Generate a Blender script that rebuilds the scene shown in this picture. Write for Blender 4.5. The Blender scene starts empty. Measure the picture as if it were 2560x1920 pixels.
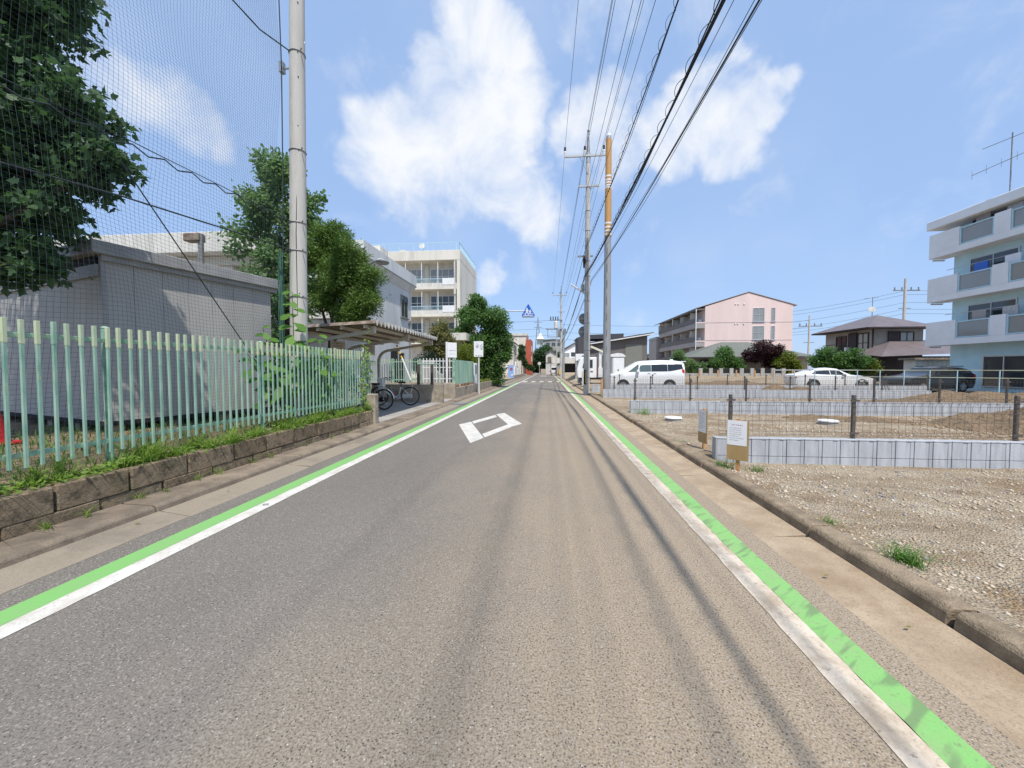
import bpy, bmesh, math, random
import numpy as np
from mathutils import Vector, Matrix
R = math.radians
random.seed(7)
sc = bpy.context.scene
col = sc.collection

# ------------------------------------------------------------------ camera
cam = bpy.data.cameras.new('camera'); cam.sensor_width = 36.0; cam.lens = 36.0 * 970 / 2560
cam.clip_start = 0.05; cam.clip_end = 3000
co = bpy.data.objects.new('camera', cam); col.objects.link(co)
co.location = (0, 0, 1.5); co.rotation_euler = (R(90 - 2.243), 0, R(5.297))
sc.camera = co

# ------------------------------------------------------------------ sky, sun, exposure
SUN = Vector((0.19, -0.50, 1.0)).normalized()
elev = math.asin(SUN.z); az = math.atan2(SUN.x, SUN.y)
w = bpy.data.worlds.new('World'); sc.world = w; w.use_nodes = True
nt = w.node_tree; nt.nodes.clear()
def N(tree, typ, **kw):
    n = tree.nodes.new(typ)
    for k, v in kw.items():
        if k.startswith('i_'):
            key = k[2:]; n.inputs[int(key) if key.isdigit() else key].default_value = v
        else: setattr(n, k, v)
    return n
out = N(nt, 'ShaderNodeOutputWorld'); bg = N(nt, 'ShaderNodeBackground'); bg.inputs[1].default_value = SKY_STRENGTH = 0.15
sky = N(nt, 'ShaderNodeTexSky', sky_type='NISHITA', sun_disc=False, sun_elevation=elev, sun_rotation=az,
        air_density=1.0, dust_density=0.6, ozone_density=3.0)
tc = N(nt, 'ShaderNodeTexCoord')
nrm = N(nt, 'ShaderNodeVectorMath', operation='NORMALIZE'); nt.links.new(tc.outputs['Generated'], nrm.inputs[0])
# clouds: puffs at their own places in the sky, broken up by noise, plus scattered cloud everywhere else
PUFFS = [(-0.126, 0.744, 0.656, 0.104, 1), (-0.116, 0.789, 0.604, 0.13, 1), (-0.093, 0.835, 0.543, 0.123, 1), (-0.21, 0.79, 0.576, 0.098, 0.95), (-0.188, 0.86, 0.475, 0.165, 1), (-0.334, 0.828, 0.451, 0.142, 1), (-0.408, 0.81, 0.421, 0.088, 0.85), (-0.132, 0.898, 0.42, 0.131, 0.95), (-0.27, 0.885, 0.379, 0.097, 0.7), (-0.037, 0.897, 0.441, 0.074, 0.75), (-0.038, 0.931, 0.362, 0.115, 0.9), (0.092, 0.852, 0.515, 0.097, 0.8), (0.262, 0.838, 0.478, 0.092, 1), (0.325, 0.815, 0.478, 0.10, 1), (0.385, 0.788, 0.482, 0.06, .9), (0.345, 0.829, 0.441, 0.089, 0.9), (0.253, 0.85, 0.462, 0.088, 0.9), (0.153, 0.87, 0.469, 0.093, 0.7), (-0.136, 0.968, 0.213, 0.062, 0.8), (-0.645, 0.626, 0.438, 0.085, .68), (-0.693, 0.573, 0.438, 0.075, 0.65), (-0.716, 0.536, 0.448, 0.07, 0.65), (-0.74, 0.5, 0.449, 0.066, 0.9), (0.087, 0.748, 0.658, 0.09, 0.55), (-0.459, 0.759, 0.462, 0.046, 0.5), (0.647, 0.644, 0.409, 0.109, 0.4)]
# the same kind of cloud goes on over the rest of the sky
rs = random.Random(3)
for k in range(6):
    a = rs.uniform(R(75), R(285)); e = rs.uniform(R(18), R(70)); cx = Vector((math.sin(a) * math.cos(e), math.cos(a) * math.cos(e), math.sin(e)))
    PUFFS.append((cx.x, cx.y, cx.z, rs.uniform(.12, .26), rs.uniform(.6, 1)))
wn = N(nt, 'ShaderNodeTexNoise', i_Scale=4.5, i_Detail=5.0, i_Roughness=.55); nt.links.new(nrm.outputs[0], wn.inputs['Vector'])
wsub = N(nt, 'ShaderNodeVectorMath', operation='SUBTRACT'); nt.links.new(wn.outputs['Color'], wsub.inputs[0]); wsub.inputs[1].default_value = (.5, .5, .5)
wsc = N(nt, 'ShaderNodeVectorMath', operation='SCALE'); nt.links.new(wsub.outputs[0], wsc.inputs[0]); wsc.inputs['Scale'].default_value = .26
wad = N(nt, 'ShaderNodeVectorMath', operation='ADD'); nt.links.new(nrm.outputs[0], wad.inputs[0]); nt.links.new(wsc.outputs[0], wad.inputs[1])
wrp = N(nt, 'ShaderNodeVectorMath', operation='NORMALIZE'); nt.links.new(wad.outputs[0], wrp.inputs[0])
acc = None
for (x, y, z, r, wt) in PUFFS:
    l = math.sqrt(x * x + y * y + z * z)
    d = N(nt, 'ShaderNodeVectorMath', operation='DOT_PRODUCT'); nt.links.new(wrp.outputs[0], d.inputs[0]); d.inputs[1].default_value = (x / l, y / l, z / l)
    m = N(nt, 'ShaderNodeMapRange', interpolation_type='SMOOTHSTEP')
    nt.links.new(d.outputs['Value'], m.inputs[0]); m.inputs[1].default_value = math.cos(r * 1.12); m.inputs[2].default_value = math.cos(r * 0.22)
    m.inputs[3].default_value = 0; m.inputs[4].default_value = wt
    if acc is None: acc = m.outputs[0]
    else:
        mx = N(nt, 'ShaderNodeMath', operation='SMOOTH_MAX'); mx.inputs[2].default_value = .25
        nt.links.new(acc, mx.inputs[0]); nt.links.new(m.outputs[0], mx.inputs[1]); acc = mx.outputs[0]
nz = N(nt, 'ShaderNodeTexNoise', i_Scale=7.5, i_Detail=10.0, i_Roughness=.60, i_Distortion=.35); nt.links.new(nrm.outputs[0], nz.inputs['Vector'])
nz2 = N(nt, 'ShaderNodeTexNoise', i_Scale=2.2, i_Detail=5.0, i_Roughness=.5); nt.links.new(nrm.outputs[0], nz2.inputs['Vector'])
def M(tree, op, a, b, clamp=False):
    n = N(tree, 'ShaderNodeMath', operation=op, use_clamp=clamp)
    for i, v in enumerate((a, b)):
        if v is None: continue
        if isinstance(v, (int, float)): n.inputs[i].default_value = v
        else: tree.links.new(v, n.inputs[i])
    return n.outputs[0]
n0 = M(nt, 'MULTIPLY', M(nt, 'SUBTRACT', nz.outputs['Fac'], .5), 1.5)
dens = M(nt, 'ADD', acc, n0)
mr = N(nt, 'ShaderNodeMapRange', interpolation_type='SMOOTHSTEP'); nt.links.new(dens, mr.inputs[0])
mr.inputs[1].default_value = .20; mr.inputs[2].default_value = 1.20
wisp = N(nt, 'ShaderNodeMapRange', interpolation_type='SMOOTHSTEP'); nt.links.new(nz2.outputs['Fac'], wisp.inputs[0]); wisp.inputs[1].default_value = .45; wisp.inputs[2].default_value = .95; wisp.inputs[4].default_value = .35
cl = M(nt, 'MAXIMUM', M(nt, 'MULTIPLY', mr.outputs[0], .90), wisp.outputs[0])
shade = N(nt, 'ShaderNodeMapRange'); nt.links.new(nz.outputs['Fac'], shade.inputs[0]); shade.inputs[1].default_value = .3; shade.inputs[2].default_value = .65
cc = N(nt, 'ShaderNodeMixRGB'); nt.links.new(shade.outputs[0], cc.inputs[0]); CB = 5.9
cc.inputs[1].default_value = (.80 * CB, .86 * CB, .97 * CB, 1); cc.inputs[2].default_value = (.99 * CB, .995 * CB, 1.0 * CB, 1)
# lift the clear sky towards the bright, thinly veiled blue of a humid summer day
veil = N(nt, 'ShaderNodeMixRGB'); veil.inputs[0].default_value = .74; nt.links.new(sky.outputs[0], veil.inputs[1]); veil.inputs[2].default_value = (2.35, 3.45, 5.55, 1)
mixc = N(nt, 'ShaderNodeMixRGB'); nt.links.new(cl, mixc.inputs[0]); nt.links.new(veil.outputs[0], mixc.inputs[1]); nt.links.new(cc.outputs[0], mixc.inputs[2])
nt.links.new(mixc.outputs[0], bg.inputs[0]); nt.links.new(bg.outputs[0], out.inputs[0])
w.cycles.sampling_method = 'MANUAL'; w.cycles.sample_map_resolution = 256

sl = bpy.data.lights.new('sun', 'SUN'); sl.energy = 4.2; sl.angle = R(.8); sl.color = (1.0, .955, .88)
so = bpy.data.objects.new('sun', sl); col.objects.link(so); so.location = (10, -40, 80)
so.rotation_euler = (-SUN).to_track_quat('-Z', 'Y').to_euler()
sc.view_settings.view_transform = 'Standard'; sc.view_settings.look = 'None'
sc.view_settings.exposure = 0.22; sc.view_settings.gamma = 1.0; sc.view_settings.use_curve_mapping = False
sc.render.engine = 'CYCLES'
sc.cycles.max_bounces = 6; sc.cycles.diffuse_bounces = 3; sc.cycles.glossy_bounces = 3; sc.cycles.transparent_max_bounces = 12

# ------------------------------------------------------------------ helpers
class MB:
    def __init__(s): s.v = []; s.f = []
    def add(s, vs, fs):
        o = len(s.v); s.v += [tuple(p) for p in vs]; s.f += [tuple(i + o for i in f) for f in fs]; return s
    def box(s, x0, y0, z0, x1, y1, z1):
        x0, x1 = min(x0, x1), max(x0, x1); y0, y1 = min(y0, y1), max(y0, y1); z0, z1 = min(z0, z1), max(z0, z1)
        return s.add([(x0, y0, z0), (x1, y0, z0), (x1, y1, z0), (x0, y1, z0), (x0, y0, z1), (x1, y0, z1), (x1, y1, z1), (x0, y1, z1)],
                     [(0, 3, 2, 1), (4, 5, 6, 7), (0, 1, 5, 4), (1, 2, 6, 5), (2, 3, 7, 6), (3, 0, 4, 7)])
    def beam(s, p, q, wd, ht, up=(0, 0, 1)):
        p, q = Vector(p), Vector(q); d = (q - p).normalized(); u = Vector(up); sd = d.cross(u)
        if sd.length < 1e-4: sd = d.cross(Vector((1, 0, 0)))
        sd = sd.normalized() * wd / 2; uu = sd.cross(d).normalized() * ht / 2
        vs = [b + a * sd + c * uu for b in (p, q) for a, c in ((-1, -1), (1, -1), (1, 1), (-1, 1))]
        return s.add(vs, [(0, 1, 2, 3), (7, 6, 5, 4), (0, 4, 5, 1), (1, 5, 6, 2), (2, 6, 7, 3), (3, 7, 4, 0)])
    def cyl(s, p, q, r0, r1=None, n=10, caps=True):
        r1 = r0 if r1 is None else r1; p, q = Vector(p), Vector(q); d = (q - p).normalized()
        a = d.orthogonal().normalized(); b = d.cross(a); o = len(s.v); fs = []
        vs = [c + (a * math.cos(t) + b * math.sin(t)) * r for c, r in ((p, r0), (q, r1)) for t in [2 * math.pi * k / n for k in range(n)]]
        fs = [(k, (k + 1) % n, n + (k + 1) % n, n + k) for k in range(n)]
        if caps: fs += [tuple(range(n - 1, -1, -1)), tuple(range(n, 2 * n))]
        return s.add(vs, fs)
    def tube(s, pts, r, n=6, caps=True):
        pts = [Vector(p) for p in pts]; m = len(pts); rr = r if isinstance(r, (list, tuple)) else [r] * m
        d = (pts[1] - pts[0]).normalized(); a = d.orthogonal().normalized(); vs = []
        for i, p in enumerate(pts):
            t = (pts[min(i + 1, m - 1)] - pts[max(i - 1, 0)])
            if t.length > 1e-9: t.normalize()
            a = (a - t * a.dot(t)); a = a.normalized() if a.length > 1e-6 else t.orthogonal().normalized(); b = t.cross(a)
            vs += [p + (a * math.cos(2 * math.pi * k / n) + b * math.sin(2 * math.pi * k / n)) * rr[i] for k in range(n)]
        fs = [(i * n + k, i * n + (k + 1) % n, (i + 1) * n + (k + 1) % n, (i + 1) * n + k) for i in range(m - 1) for k in range(n)]
        if caps: fs += [tuple(range(n - 1, -1, -1)), tuple((m - 1) * n + k for k in range(n))]
        return s.add(vs, fs)
    def prism(s, poly, vec):
        vec = Vector(vec); n = len(poly); vs = [Vector(p) for p in poly]; vs += [p + vec for p in vs]
        return s.add(vs, [tuple(range(n - 1, -1, -1)), tuple(range(n, 2 * n))] + [(k, (k + 1) % n, n + (k + 1) % n, n + k) for k in range(n)])
    def quad(s, *p): return s.add(p, [tuple(range(len(p)))])
    def ball(s, c, r, nu=12, nv=8):
        if not isinstance(r, (tuple, list)): r = (r, r, r)
        vs = [(c[0], c[1], c[2] + r[2])]
        for j in range(1, nv):
            t = math.pi * j / nv
            vs += [(c[0] + r[0] * math.sin(t) * math.cos(2 * math.pi * k / nu), c[1] + r[1] * math.sin(t) * math.sin(2 * math.pi * k / nu), c[2] + r[2] * math.cos(t)) for k in range(nu)]
        vs.append((c[0], c[1], c[2] - r[2])); L = len(vs) - 1
        fs = [(0, 1 + k, 1 + (k + 1) % nu) for k in range(nu)]
        for j in range(nv - 2):
            fs += [(1 + j * nu + k, 1 + (j + 1) * nu + k, 1 + (j + 1) * nu + (k + 1) % nu, 1 + j * nu + (k + 1) % nu) for k in range(nu)]
        fs += [(L, 1 + (nv - 2) * nu + (k + 1) % nu, 1 + (nv - 2) * nu + k) for k in range(nu)]
        return s.add(vs, fs)
    def ring(s, c, ax, Rr, r, n=28, m=6):
        ax = Vector(ax).normalized(); a = ax.orthogonal().normalized(); b = ax.cross(a); c = Vector(c); vs = []
        for i in range(n):
            t = 2 * math.pi * i / n; e = a * math.cos(t) + b * math.sin(t)
            vs += [c + e * (Rr + r * math.cos(2 * math.pi * k / m)) + ax * r * math.sin(2 * math.pi * k / m) for k in range(m)]
        return s.add(vs, [(i * m + k, ((i + 1) % n) * m + k, ((i + 1) % n) * m + (k + 1) % m, i * m + (k + 1) % m) for i in range(n) for k in range(m)])
    def disc(s, c, ax, r, th, n=24):
        ax = Vector(ax).normalized(); c = Vector(c); return s.cyl(c - ax * th / 2, c + ax * th / 2, r, n=n)

ORG = {}
def mesh(name, mb, org=(0, 0, 0), bevel=0, smooth=False, seg=1):
    me = bpy.data.meshes.new(name); o = org
    me.from_pydata([(p[0] - o[0], p[1] - o[1], p[2] - o[2]) for p in mb.v], [], mb.f)
    if bevel:
        b = bmesh.new(); b.from_mesh(me); bmesh.ops.bevel(b, geom=list(b.edges), offset=bevel, segments=seg, affect='EDGES', clamp_overlap=True); b.to_mesh(me); b.free()
    if smooth:
        me.polygons.foreach_set('use_smooth', [True] * len(me.polygons))
        try: me.set_sharp_from_angle(angle=R(40))
        except Exception: pass
    me.update(); return me
def link(name, data, mat=None, parent=None, loc=(0, 0, 0)):
    o = bpy.data.objects.new(name, data); col.objects.link(o)
    if mat is not None and data is not None and not data.materials: data.materials.append(mat)
    if parent is not None: o.parent = parent
    o.location = loc
    return o
def tag(o, label=None, cat=None, group=None, kind=None):
    if label: o['label'] = label
    if cat: o['category'] = cat
    if group: o['group'] = group
    if kind: o['kind'] = kind
    return o
def T(name, label, cat, loc=(0, 0, 0), group=None):
    o = link(name, None, loc=loc); o.empty_display_size = .2; ORG[o.name] = tuple(loc); return tag(o, label, cat, group)
def P(par, name, mb, mat, smooth=False, bevel=0, kind=None, label=None):
    g = ORG[par.name]; o = link(name, mesh(name, mb, g, bevel, smooth), mat, par); ORG[o.name] = g
    return tag(o, label=label, kind=kind)
def PD(par, name, data, mat, loc=(0, 0, 0), rz=0):
    """a part that shares its mesh; loc is in world space"""
    g = ORG[par.name]; o = link(name, data, mat, par, (loc[0] - g[0], loc[1] - g[1], loc[2] - g[2])); o.rotation_euler = (0, 0, rz); ORG[o.name] = g; return o
def O(name, mb, mat, label, cat, loc=(0, 0, 0), group=None, smooth=False, bevel=0):
    o = link(name, mesh(name, mb, loc, bevel, smooth), mat, None, loc); ORG[o.name] = tuple(loc); return tag(o, label, cat, group)
def S(name, mb, mat, smooth=False, bevel=0, kind='structure', label=None):
    o = link(name, mesh(name, mb, (0, 0, 0), bevel, smooth), mat); ORG[o.name] = (0, 0, 0); return tag(o, kind=kind, label=label)
def copy_tree(root, loc, rz=None, label=None):
    r = root.copy(); col.objects.link(r); r.location = loc
    if rz is not None: r.rotation_euler = (0, 0, rz)
    if label: r['label'] = label
    for ch in list(root.children):
        c = ch.copy(); col.objects.link(c); c.parent = r
        for g in list(ch.children):
            d = g.copy(); col.objects.link(d); d.parent = c
    return r

# ------------------------------------------------------------------ materials
def newmat(name):
    m = bpy.data.materials.new(name); m.use_nodes = True; t = m.node_tree
    return m, t, t.nodes['Principled BSDF']
def rgb(c): return (c[0], c[1], c[2], 1)
def noise(t, scale, detail=4, rough=.55, vec=None, dist=0):
    n = N(t, 'ShaderNodeTexNoise', i_Scale=scale, i_Detail=detail, i_Roughness=rough, i_Distortion=dist)
    if vec is not None: t.links.new(vec, n.inputs['Vector'])
    return n.outputs['Fac']
def ramp(t, f, a, b, lo=0, hi=1, smooth=True):
    n = N(t, 'ShaderNodeMapRange', interpolation_type='SMOOTHSTEP' if smooth else 'LINEAR'); t.links.new(f, n.inputs[0])
    n.inputs[1].default_value = a; n.inputs[2].default_value = b; n.inputs[3].default_value = lo; n.inputs[4].default_value = hi; return n.outputs[0]
def mix(t, f, a, b):
    n = N(t, 'ShaderNodeMixRGB')
    for i, v in ((0, f), (1, a), (2, b)):
        if isinstance(v, (int, float)): n.inputs[i].default_value = v
        elif isinstance(v, tuple): n.inputs[i].default_value = rgb(v)
        else: t.links.new(v, n.inputs[i])
    return n.outputs[0]
def geo(t):
    return N(t, 'ShaderNodeNewGeometry').outputs['Position']
def stretch(t, vec, s):
    n = N(t, 'ShaderNodeVectorMath', operation='MULTIPLY'); t.links.new(vec, n.inputs[0]); n.inputs[1].default_value = s; return n.outputs[0]
def bump(t, b, h, strength, dist=.01):
    n = N(t, 'ShaderNodeBump'); n.inputs['Strength'].default_value = strength; n.inputs['Distance'].default_value = dist
    t.links.new(h, n.inputs['Height']); t.links.new(n.outputs[0], b.inputs['Normal'])
def pm(name, c, rough=.8, var=.18, scale=3, c2=None, metal=0, spec=.5, bs=0, bst=.3, bd=.01, grime=None, gs=1.2, streak=False, coat=0, grain=0):
    m, t, b = newmat(name); p = geo(t); v = stretch(t, p, (1, 1, .18)) if streak else p
    f = noise(t, scale, 5, .6, v)
    a = tuple(x * (1 - var) for x in c); d = c2 or tuple(min(1, x * (1 + var)) for x in c)
    cc = mix(t, ramp(t, f, .3, .7), a, d)
    if grime: cc = mix(t, ramp(t, noise(t, gs, 6, .65, v), .5, .72, 0, .85), cc, grime)
    if grain:
        cc = mix(t, ramp(t, noise(t, 75, 4, .7, p), .48, .70, 0, grain), cc, tuple(x * .42 for x in c))
        cc = mix(t, ramp(t, noise(t, 11, 7, .75, p), .52, .68, 0, grain * .8), cc, tuple(x * .6 for x in c)); cc = mix(t, ramp(t, noise(t, 160, 2, .5, p), .62, .70, 0, grain), cc, tuple(min(1, x * 1.5) for x in c))
    t.links.new(cc, b.inputs['Base Color'])
    b.inputs['Roughness'].default_value = rough; b.inputs['Metallic'].default_value = metal; b.inputs['Specular IOR Level'].default_value = spec
    b.inputs['Coat Weight'].default_value = coat
    if bs: bump(t, b, noise(t, bs, 5, .6, p), bst, bd)
    return m
def leafmat(name, c1, c2, trans=.35, rough=.55):
    m, t, b = newmat(name); g = N(t, 'ShaderNodeNewGeometry')
    f = g.outputs['Random Per Island']; big = noise(t, 1.3, 3, .5, g.outputs['Position'])
    ff = M(t, 'ADD', M(t, 'MULTIPLY', f, .6), M(t, 'MULTIPLY', big, .5), True)
    cc = mix(t, ff, c1, c2); t.links.new(cc, b.inputs['Base Color']); b.inputs['Roughness'].default_value = rough; b.inputs['Specular IOR Level'].default_value = .35
    tr = N(t, 'ShaderNodeBsdfTranslucent'); t.links.new(mix(t, .5, cc, (c2[0] * 1.3, c2[1] * 1.35, c2[2] * .8)), tr.inputs[0])
    ms = N(t, 'ShaderNodeMixShader'); ms.inputs[0].default_value = trans
    t.links.new(b.outputs[0], ms.inputs[1]); t.links.new(tr.outputs[0], ms.inputs[2])
    t.links.new(ms.outputs[0], t.nodes['Material Output'].inputs[0]); return m

def asphalt():
    m, t, b = newmat('asphalt'); p = geo(t); sx = N(t, 'ShaderNodeSeparateXYZ'); t.links.new(p, sx.inputs[0])
    patch = noise(t, .55, 6, .6, stretch(t, p, (1, .45, 1)))
    base = mix(t, ramp(t, patch, .3, .7), (.158, .145, .130), (.198, .181, .161))
    # tan dust tracked out of the building plots, thickest on the right-hand side
    dx = M(t, 'ADD', sx.outputs[0], M(t, 'MULTIPLY', M(t, 'SUBTRACT', noise(t, .8, 5, .65, stretch(t, p, (1, .55, 1))), .5), 3.0))
    dust = M(t, 'MULTIPLY', ramp(t, dx, -2.2, 1.0, .06, .84), ramp(t, sx.outputs[1], 10, 34, 1, .25))
    base = mix(t, dust, base, (.385, .30, .205))
    vo = N(t, 'ShaderNodeTexVoronoi', i_Scale=112.0); t.links.new(p, vo.inputs['Vector'])
    hs = N(t, 'ShaderNodeSeparateColor'); t.links.new(vo.outputs['Color'], hs.inputs[0])
    fine = noise(t, 95, 4, .72, p)
    base = mix(t, ramp(t, fine, .44, .62, 0, .62), base, (.060, .052, .044))
    base = mix(t, ramp(t, hs.outputs[0], .80, .95, 0, .42), base, (.38, .34, .29))
    sp = M(t, 'MULTIPLY', ramp(t, hs.outputs[1], .975, .985, 0, .7), ramp(t, vo.outputs['Distance'], .45, .25))
    base = mix(t, sp, base, (.62, .60, .57))
    holes = M(t, 'MULTIPLY', ramp(t, hs.outputs[2], .93, .95, 0, .8), ramp(t, vo.outputs['Distance'], .5, .3))
    base = mix(t, holes, base, (.03, .026, .022))
    # darker polished wheel tracks and faint stains
    tr = M(t, 'MULTIPLY', ramp(t, noise(t, 1.1, 4, .6, stretch(t, p, (1.6, .06, 1))), .55, .75, 0, .04), 1)
    base = mix(t, tr, base, (.07, .063, .057))
    t.links.new(base, b.inputs['Base Color']); b.inputs['Roughness'].default_value = .88; b.inputs['Specular IOR Level'].default_value = .3
    bump(t, b, M(t, 'ADD', fine, vo.outputs['Distance']), .55, .004); return m
def paint(name, c, dirt, under, amount, smear=False):
    m, t, b = newmat(name); p = geo(t)
    f = noise(t, 3.4, 8, .72, stretch(t, p, (1.5, 1.1, 1)))
    cc = mix(t, ramp(t, f, .40, .66, 0, amount), c, dirt)
    wear = noise(t, 30, 6, .75, p)
    cc = mix(t, ramp(t, wear, .57, .66, 0, .8), cc, under)
    cc = mix(t, ramp(t, noise(t, 120, 3, .6, p), .5, .7, 0, .3), cc, under)
    if smear:
        q = N(t, 'ShaderNodeMapping'); q.inputs['Rotation'].default_value = (0, 0, R(-38)); t.links.new(p, q.inputs[0])
        wv = noise(t, 1.0, 2, .5, stretch(t, q.outputs[0], (2.2, 13, 1)), .3)
        sy = N(t, 'ShaderNodeSeparateXYZ'); t.links.new(p, sy.inputs[0])
        k = M(t, 'MULTIPLY', ramp(t, wv, .52, .64, 0, .62), ramp(t, sy.outputs[1], 3.2, 6.5, 1, .25))
        cc = mix(t, k, cc, (.13, .16, .09))
    t.links.new(cc, b.inputs['Base Color']); b.inputs['Roughness'].default_value = .7
    bump(t, b, wear, .25, .003); return m
def dirtmat():
    m, t, b = newmat('gravelly dirt'); p = geo(t)
    f1 = noise(t, 1.5, 7, .68, stretch(t, p, (.7, 1.3, 1))); f2 = noise(t, 9, 6, .7, p); f3 = noise(t, 45, 4, .7, p)
    c = mix(t, ramp(t, f1, .35, .68), (.60, .495, .355), (.37, .265, .16))
    c = mix(t, ramp(t, noise(t, .62, 6, .62, p), .50, .62, 0, .85), c, (.33, .215, .11))
    c = mix(t, ramp(t, noise(t, 1.9, 6, .66, stretch(t, p, (.6, 1.5, 1))), .54, .68, 0, .6), c, (.22, .155, .095))
    c = mix(t, ramp(t, f2, .50, .74, 0, .55), c, (.24, .18, .12))
    vo = N(t, 'ShaderNodeTexVoronoi', i_Scale=58.0); t.links.new(p, vo.inputs['Vector'])
    hs = N(t, 'ShaderNodeSeparateColor'); t.links.new(vo.outputs['Color'], hs.inputs[0])
    c = mix(t, ramp(t, hs.outputs[0], .62, .9, 0, .55), c, (.52, .45, .35))
    c = mix(t, ramp(t, hs.outputs[1], .86, .94, 0, .55), c, (.23, .22, .215))
    c = mix(t, ramp(t, vo.outputs['Distance'], .55, .75, 0, .35), c, (.15, .11, .075))
    t.links.new(c, b.inputs['Base Color']); b.inputs['Roughness'].default_value = .95; b.inputs['Specular IOR Level'].default_value = .2
    h = M(t, 'SUBTRACT', M(t, 'ADD', f2, M(t, 'MULTIPLY', f3, .5)), M(t, 'MULTIPLY', vo.outputs['Distance'], .9))
    bump(t, b, h, 1.0, .035); return m
def stonemat():
    m, t, b = newmat('weathered stone'); p = geo(t); oi = N(t, 'ShaderNodeObjectInfo').outputs['Random']
    f = noise(t, 7, 8, .72, p)
    c = mix(t, oi, (.235, .170, .105), (.34, .26, .17))
    c = mix(t, ramp(t, f, .46, .66, 0, .75), c, (.055, .045, .034))
    c = mix(t, ramp(t, noise(t, 4, 4, .6, p), .62, .70, 0, .5), c, (.33, .30, .25))
    c = mix(t, ramp(t, noise(t, 2.1, 5, .6, p), .56, .70, 0, .55), c, (.085, .088, .035))
    t.links.new(c, b.inputs['Base Color']); b.inputs['Roughness'].default_value = .92; bump(t, b, noise(t, 22, 7, .72, p), 1.0, .045); return m
def picketmat():
    # green enamel; the top sleeve of each bar has bleached to a pale yellow-green
    m, t, b = newmat('faded green enamel'); p = geo(t); tcn = N(t, 'ShaderNodeTexCoord'); sz = N(t, 'ShaderNodeSeparateXYZ'); t.links.new(tcn.outputs['Generated'], sz.inputs[0])
    oi = N(t, 'ShaderNodeObjectInfo').outputs['Random']
    f = noise(t, 9, 6, .65, stretch(t, p, (1, 1, .25)))
    c = mix(t, ramp(t, f, .3, .7), (.165, .325, .25), (.345, .495, .40))
    c = mix(t, ramp(t, noise(t, 22, 4, .6, stretch(t, p, (1, 1, .3))), .58, .66, 0, .5), c, (.42, .47, .30))
    top = M(t, 'GREATER_THAN', sz.outputs[2], .835)
    k = M(t, 'MULTIPLY', top, ramp(t, M(t, 'ADD', f, M(t, 'MULTIPLY', oi, .55)), .50, .85, .05, .95))
    c = mix(t, k, c, (.50, .55, .36))
    t.links.new(c, b.inputs['Base Color']); b.inputs['Roughness'].default_value = .55; return m
def sidingmat(name, c, sx, dk=.8):
    m, t, b = newmat(name); p = geo(t)
    f = noise(t, 1.2, 6, .6, stretch(t, p, (1, 1, .2)))
    cc = mix(t, ramp(t, f, .3, .75), tuple(x * dk for x in c), c); t.links.new(cc, b.inputs['Base Color']); b.inputs['Roughness'].default_value = .6; return m
def glassmat(name, c, rough=.04):
    m, t, b = newmat(name); t.links.new(mix(t, noise(t, .8, 2, .5, geo(t)), tuple(x * .7 for x in c), c), b.inputs['Base Color'])
    b.inputs['Roughness'].default_value = rough; b.inputs['Specular IOR Level'].default_value = .8; return m

m_asphalt = asphalt()
m_white = paint('white road paint', (.66, .56, .435), (.41, .315, .215), (.25, .20, .145), .9)
m_whiteL = paint('clean white road paint', (.62, .595, .55), (.48, .435, .37), (.27, .245, .215), .9)
m_green = paint('green road paint', (.20, .44, .125), (.27, .36, .17), (.17, .25, .11), .55, True)
m_greenL = paint('clean green road paint', (.185, .42, .12), (.21, .37, .145), (.19, .38, .13), .6)
m_gutR = pm('dusty concrete', (.37, .275, .18), .9, .2, 2.2, (.43, .335, .23), bs=40, bst=.35, grime=(.27, .185, .11), gs=1.6, grain=.55)
m_gutL = pm('worn gutter concrete', (.36, .30, .225), .9, .22, 2.0, (.26, .215, .165), bs=40, bst=.35, grime=(.17, .145, .115), gs=1.1, grain=.5)
m_kerbR = pm('dusty kerb concrete', (.27, .205, .135), .9, .3, 4, bs=45, bst=.9, bd=.02, grime=(.15, .11, .07), gs=3, grain=.5)
m_kerbL = pm('dirty kerb concrete', (.215, .170, .125), .92, .28, 3, bs=50, bst=.5, grime=(.10, .080, .060), gs=2, grain=.5)
m_dirt = dirtmat()
m_soil = pm('brown soil', (.20, .145, .085), .95, .35, 5, bs=30, bst=.9, bd=.03, grime=(.12, .085, .05), gs=4)
m_mound = pm('heaped earth', (.29, .20, .115), .95, .3, 3.2, bs=9, bst=1.0, bd=.25, grime=(.16, .11, .065), gs=3.2)
m_stone = stonemat()
m_mortar = pm('old mortar', (.085, .07, .055), .95, .25, 8, bs=30)
m_conc = pm('concrete', (.36, .35, .33), .88, .14, 2.5, bs=60, bst=.25, grime=(.24, .23, .21), gs=2, streak=True)
m_pole = pm('spun concrete', (.50, .48, .445), .85, .12, 3, bs=70, bst=.2, grime=(.30, .28, .25), gs=3, streak=True)
m_slab = pm('parking slab concrete', (.33, .31, .285), .9, .16, 1.2, bs=50, bst=.25, grime=(.25, .21, .165), gs=.9, grain=.35)
m_oldwall = pm('mouldy concrete', (.34, .29, .225), .92, .25, 3, bs=40, bst=.6, grime=(.075, .063, .05), gs=2.1, grain=.6)
m_block = pm('pale block', (.42, .435, .46), .88, .14, 9, bs=70, bst=.6, grime=(.33, .345, .365), gs=11, streak=True)
m_blockd = pm('block joint', (.20, .205, .21), .9, .1)
m_picket = picketmat()
m_rail = pm('green enamel', (.17, .37, .275), .55, .25, 8, (.33, .50, .38), grime=(.36, .42, .28), gs=9)
m_brown = pm('dark brown coating', (.115, .098, .085), .45, .12, 6, metal=.2)
m_shed = sidingmat('grey shed steel', (.445, .43, .405), 4)
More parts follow.
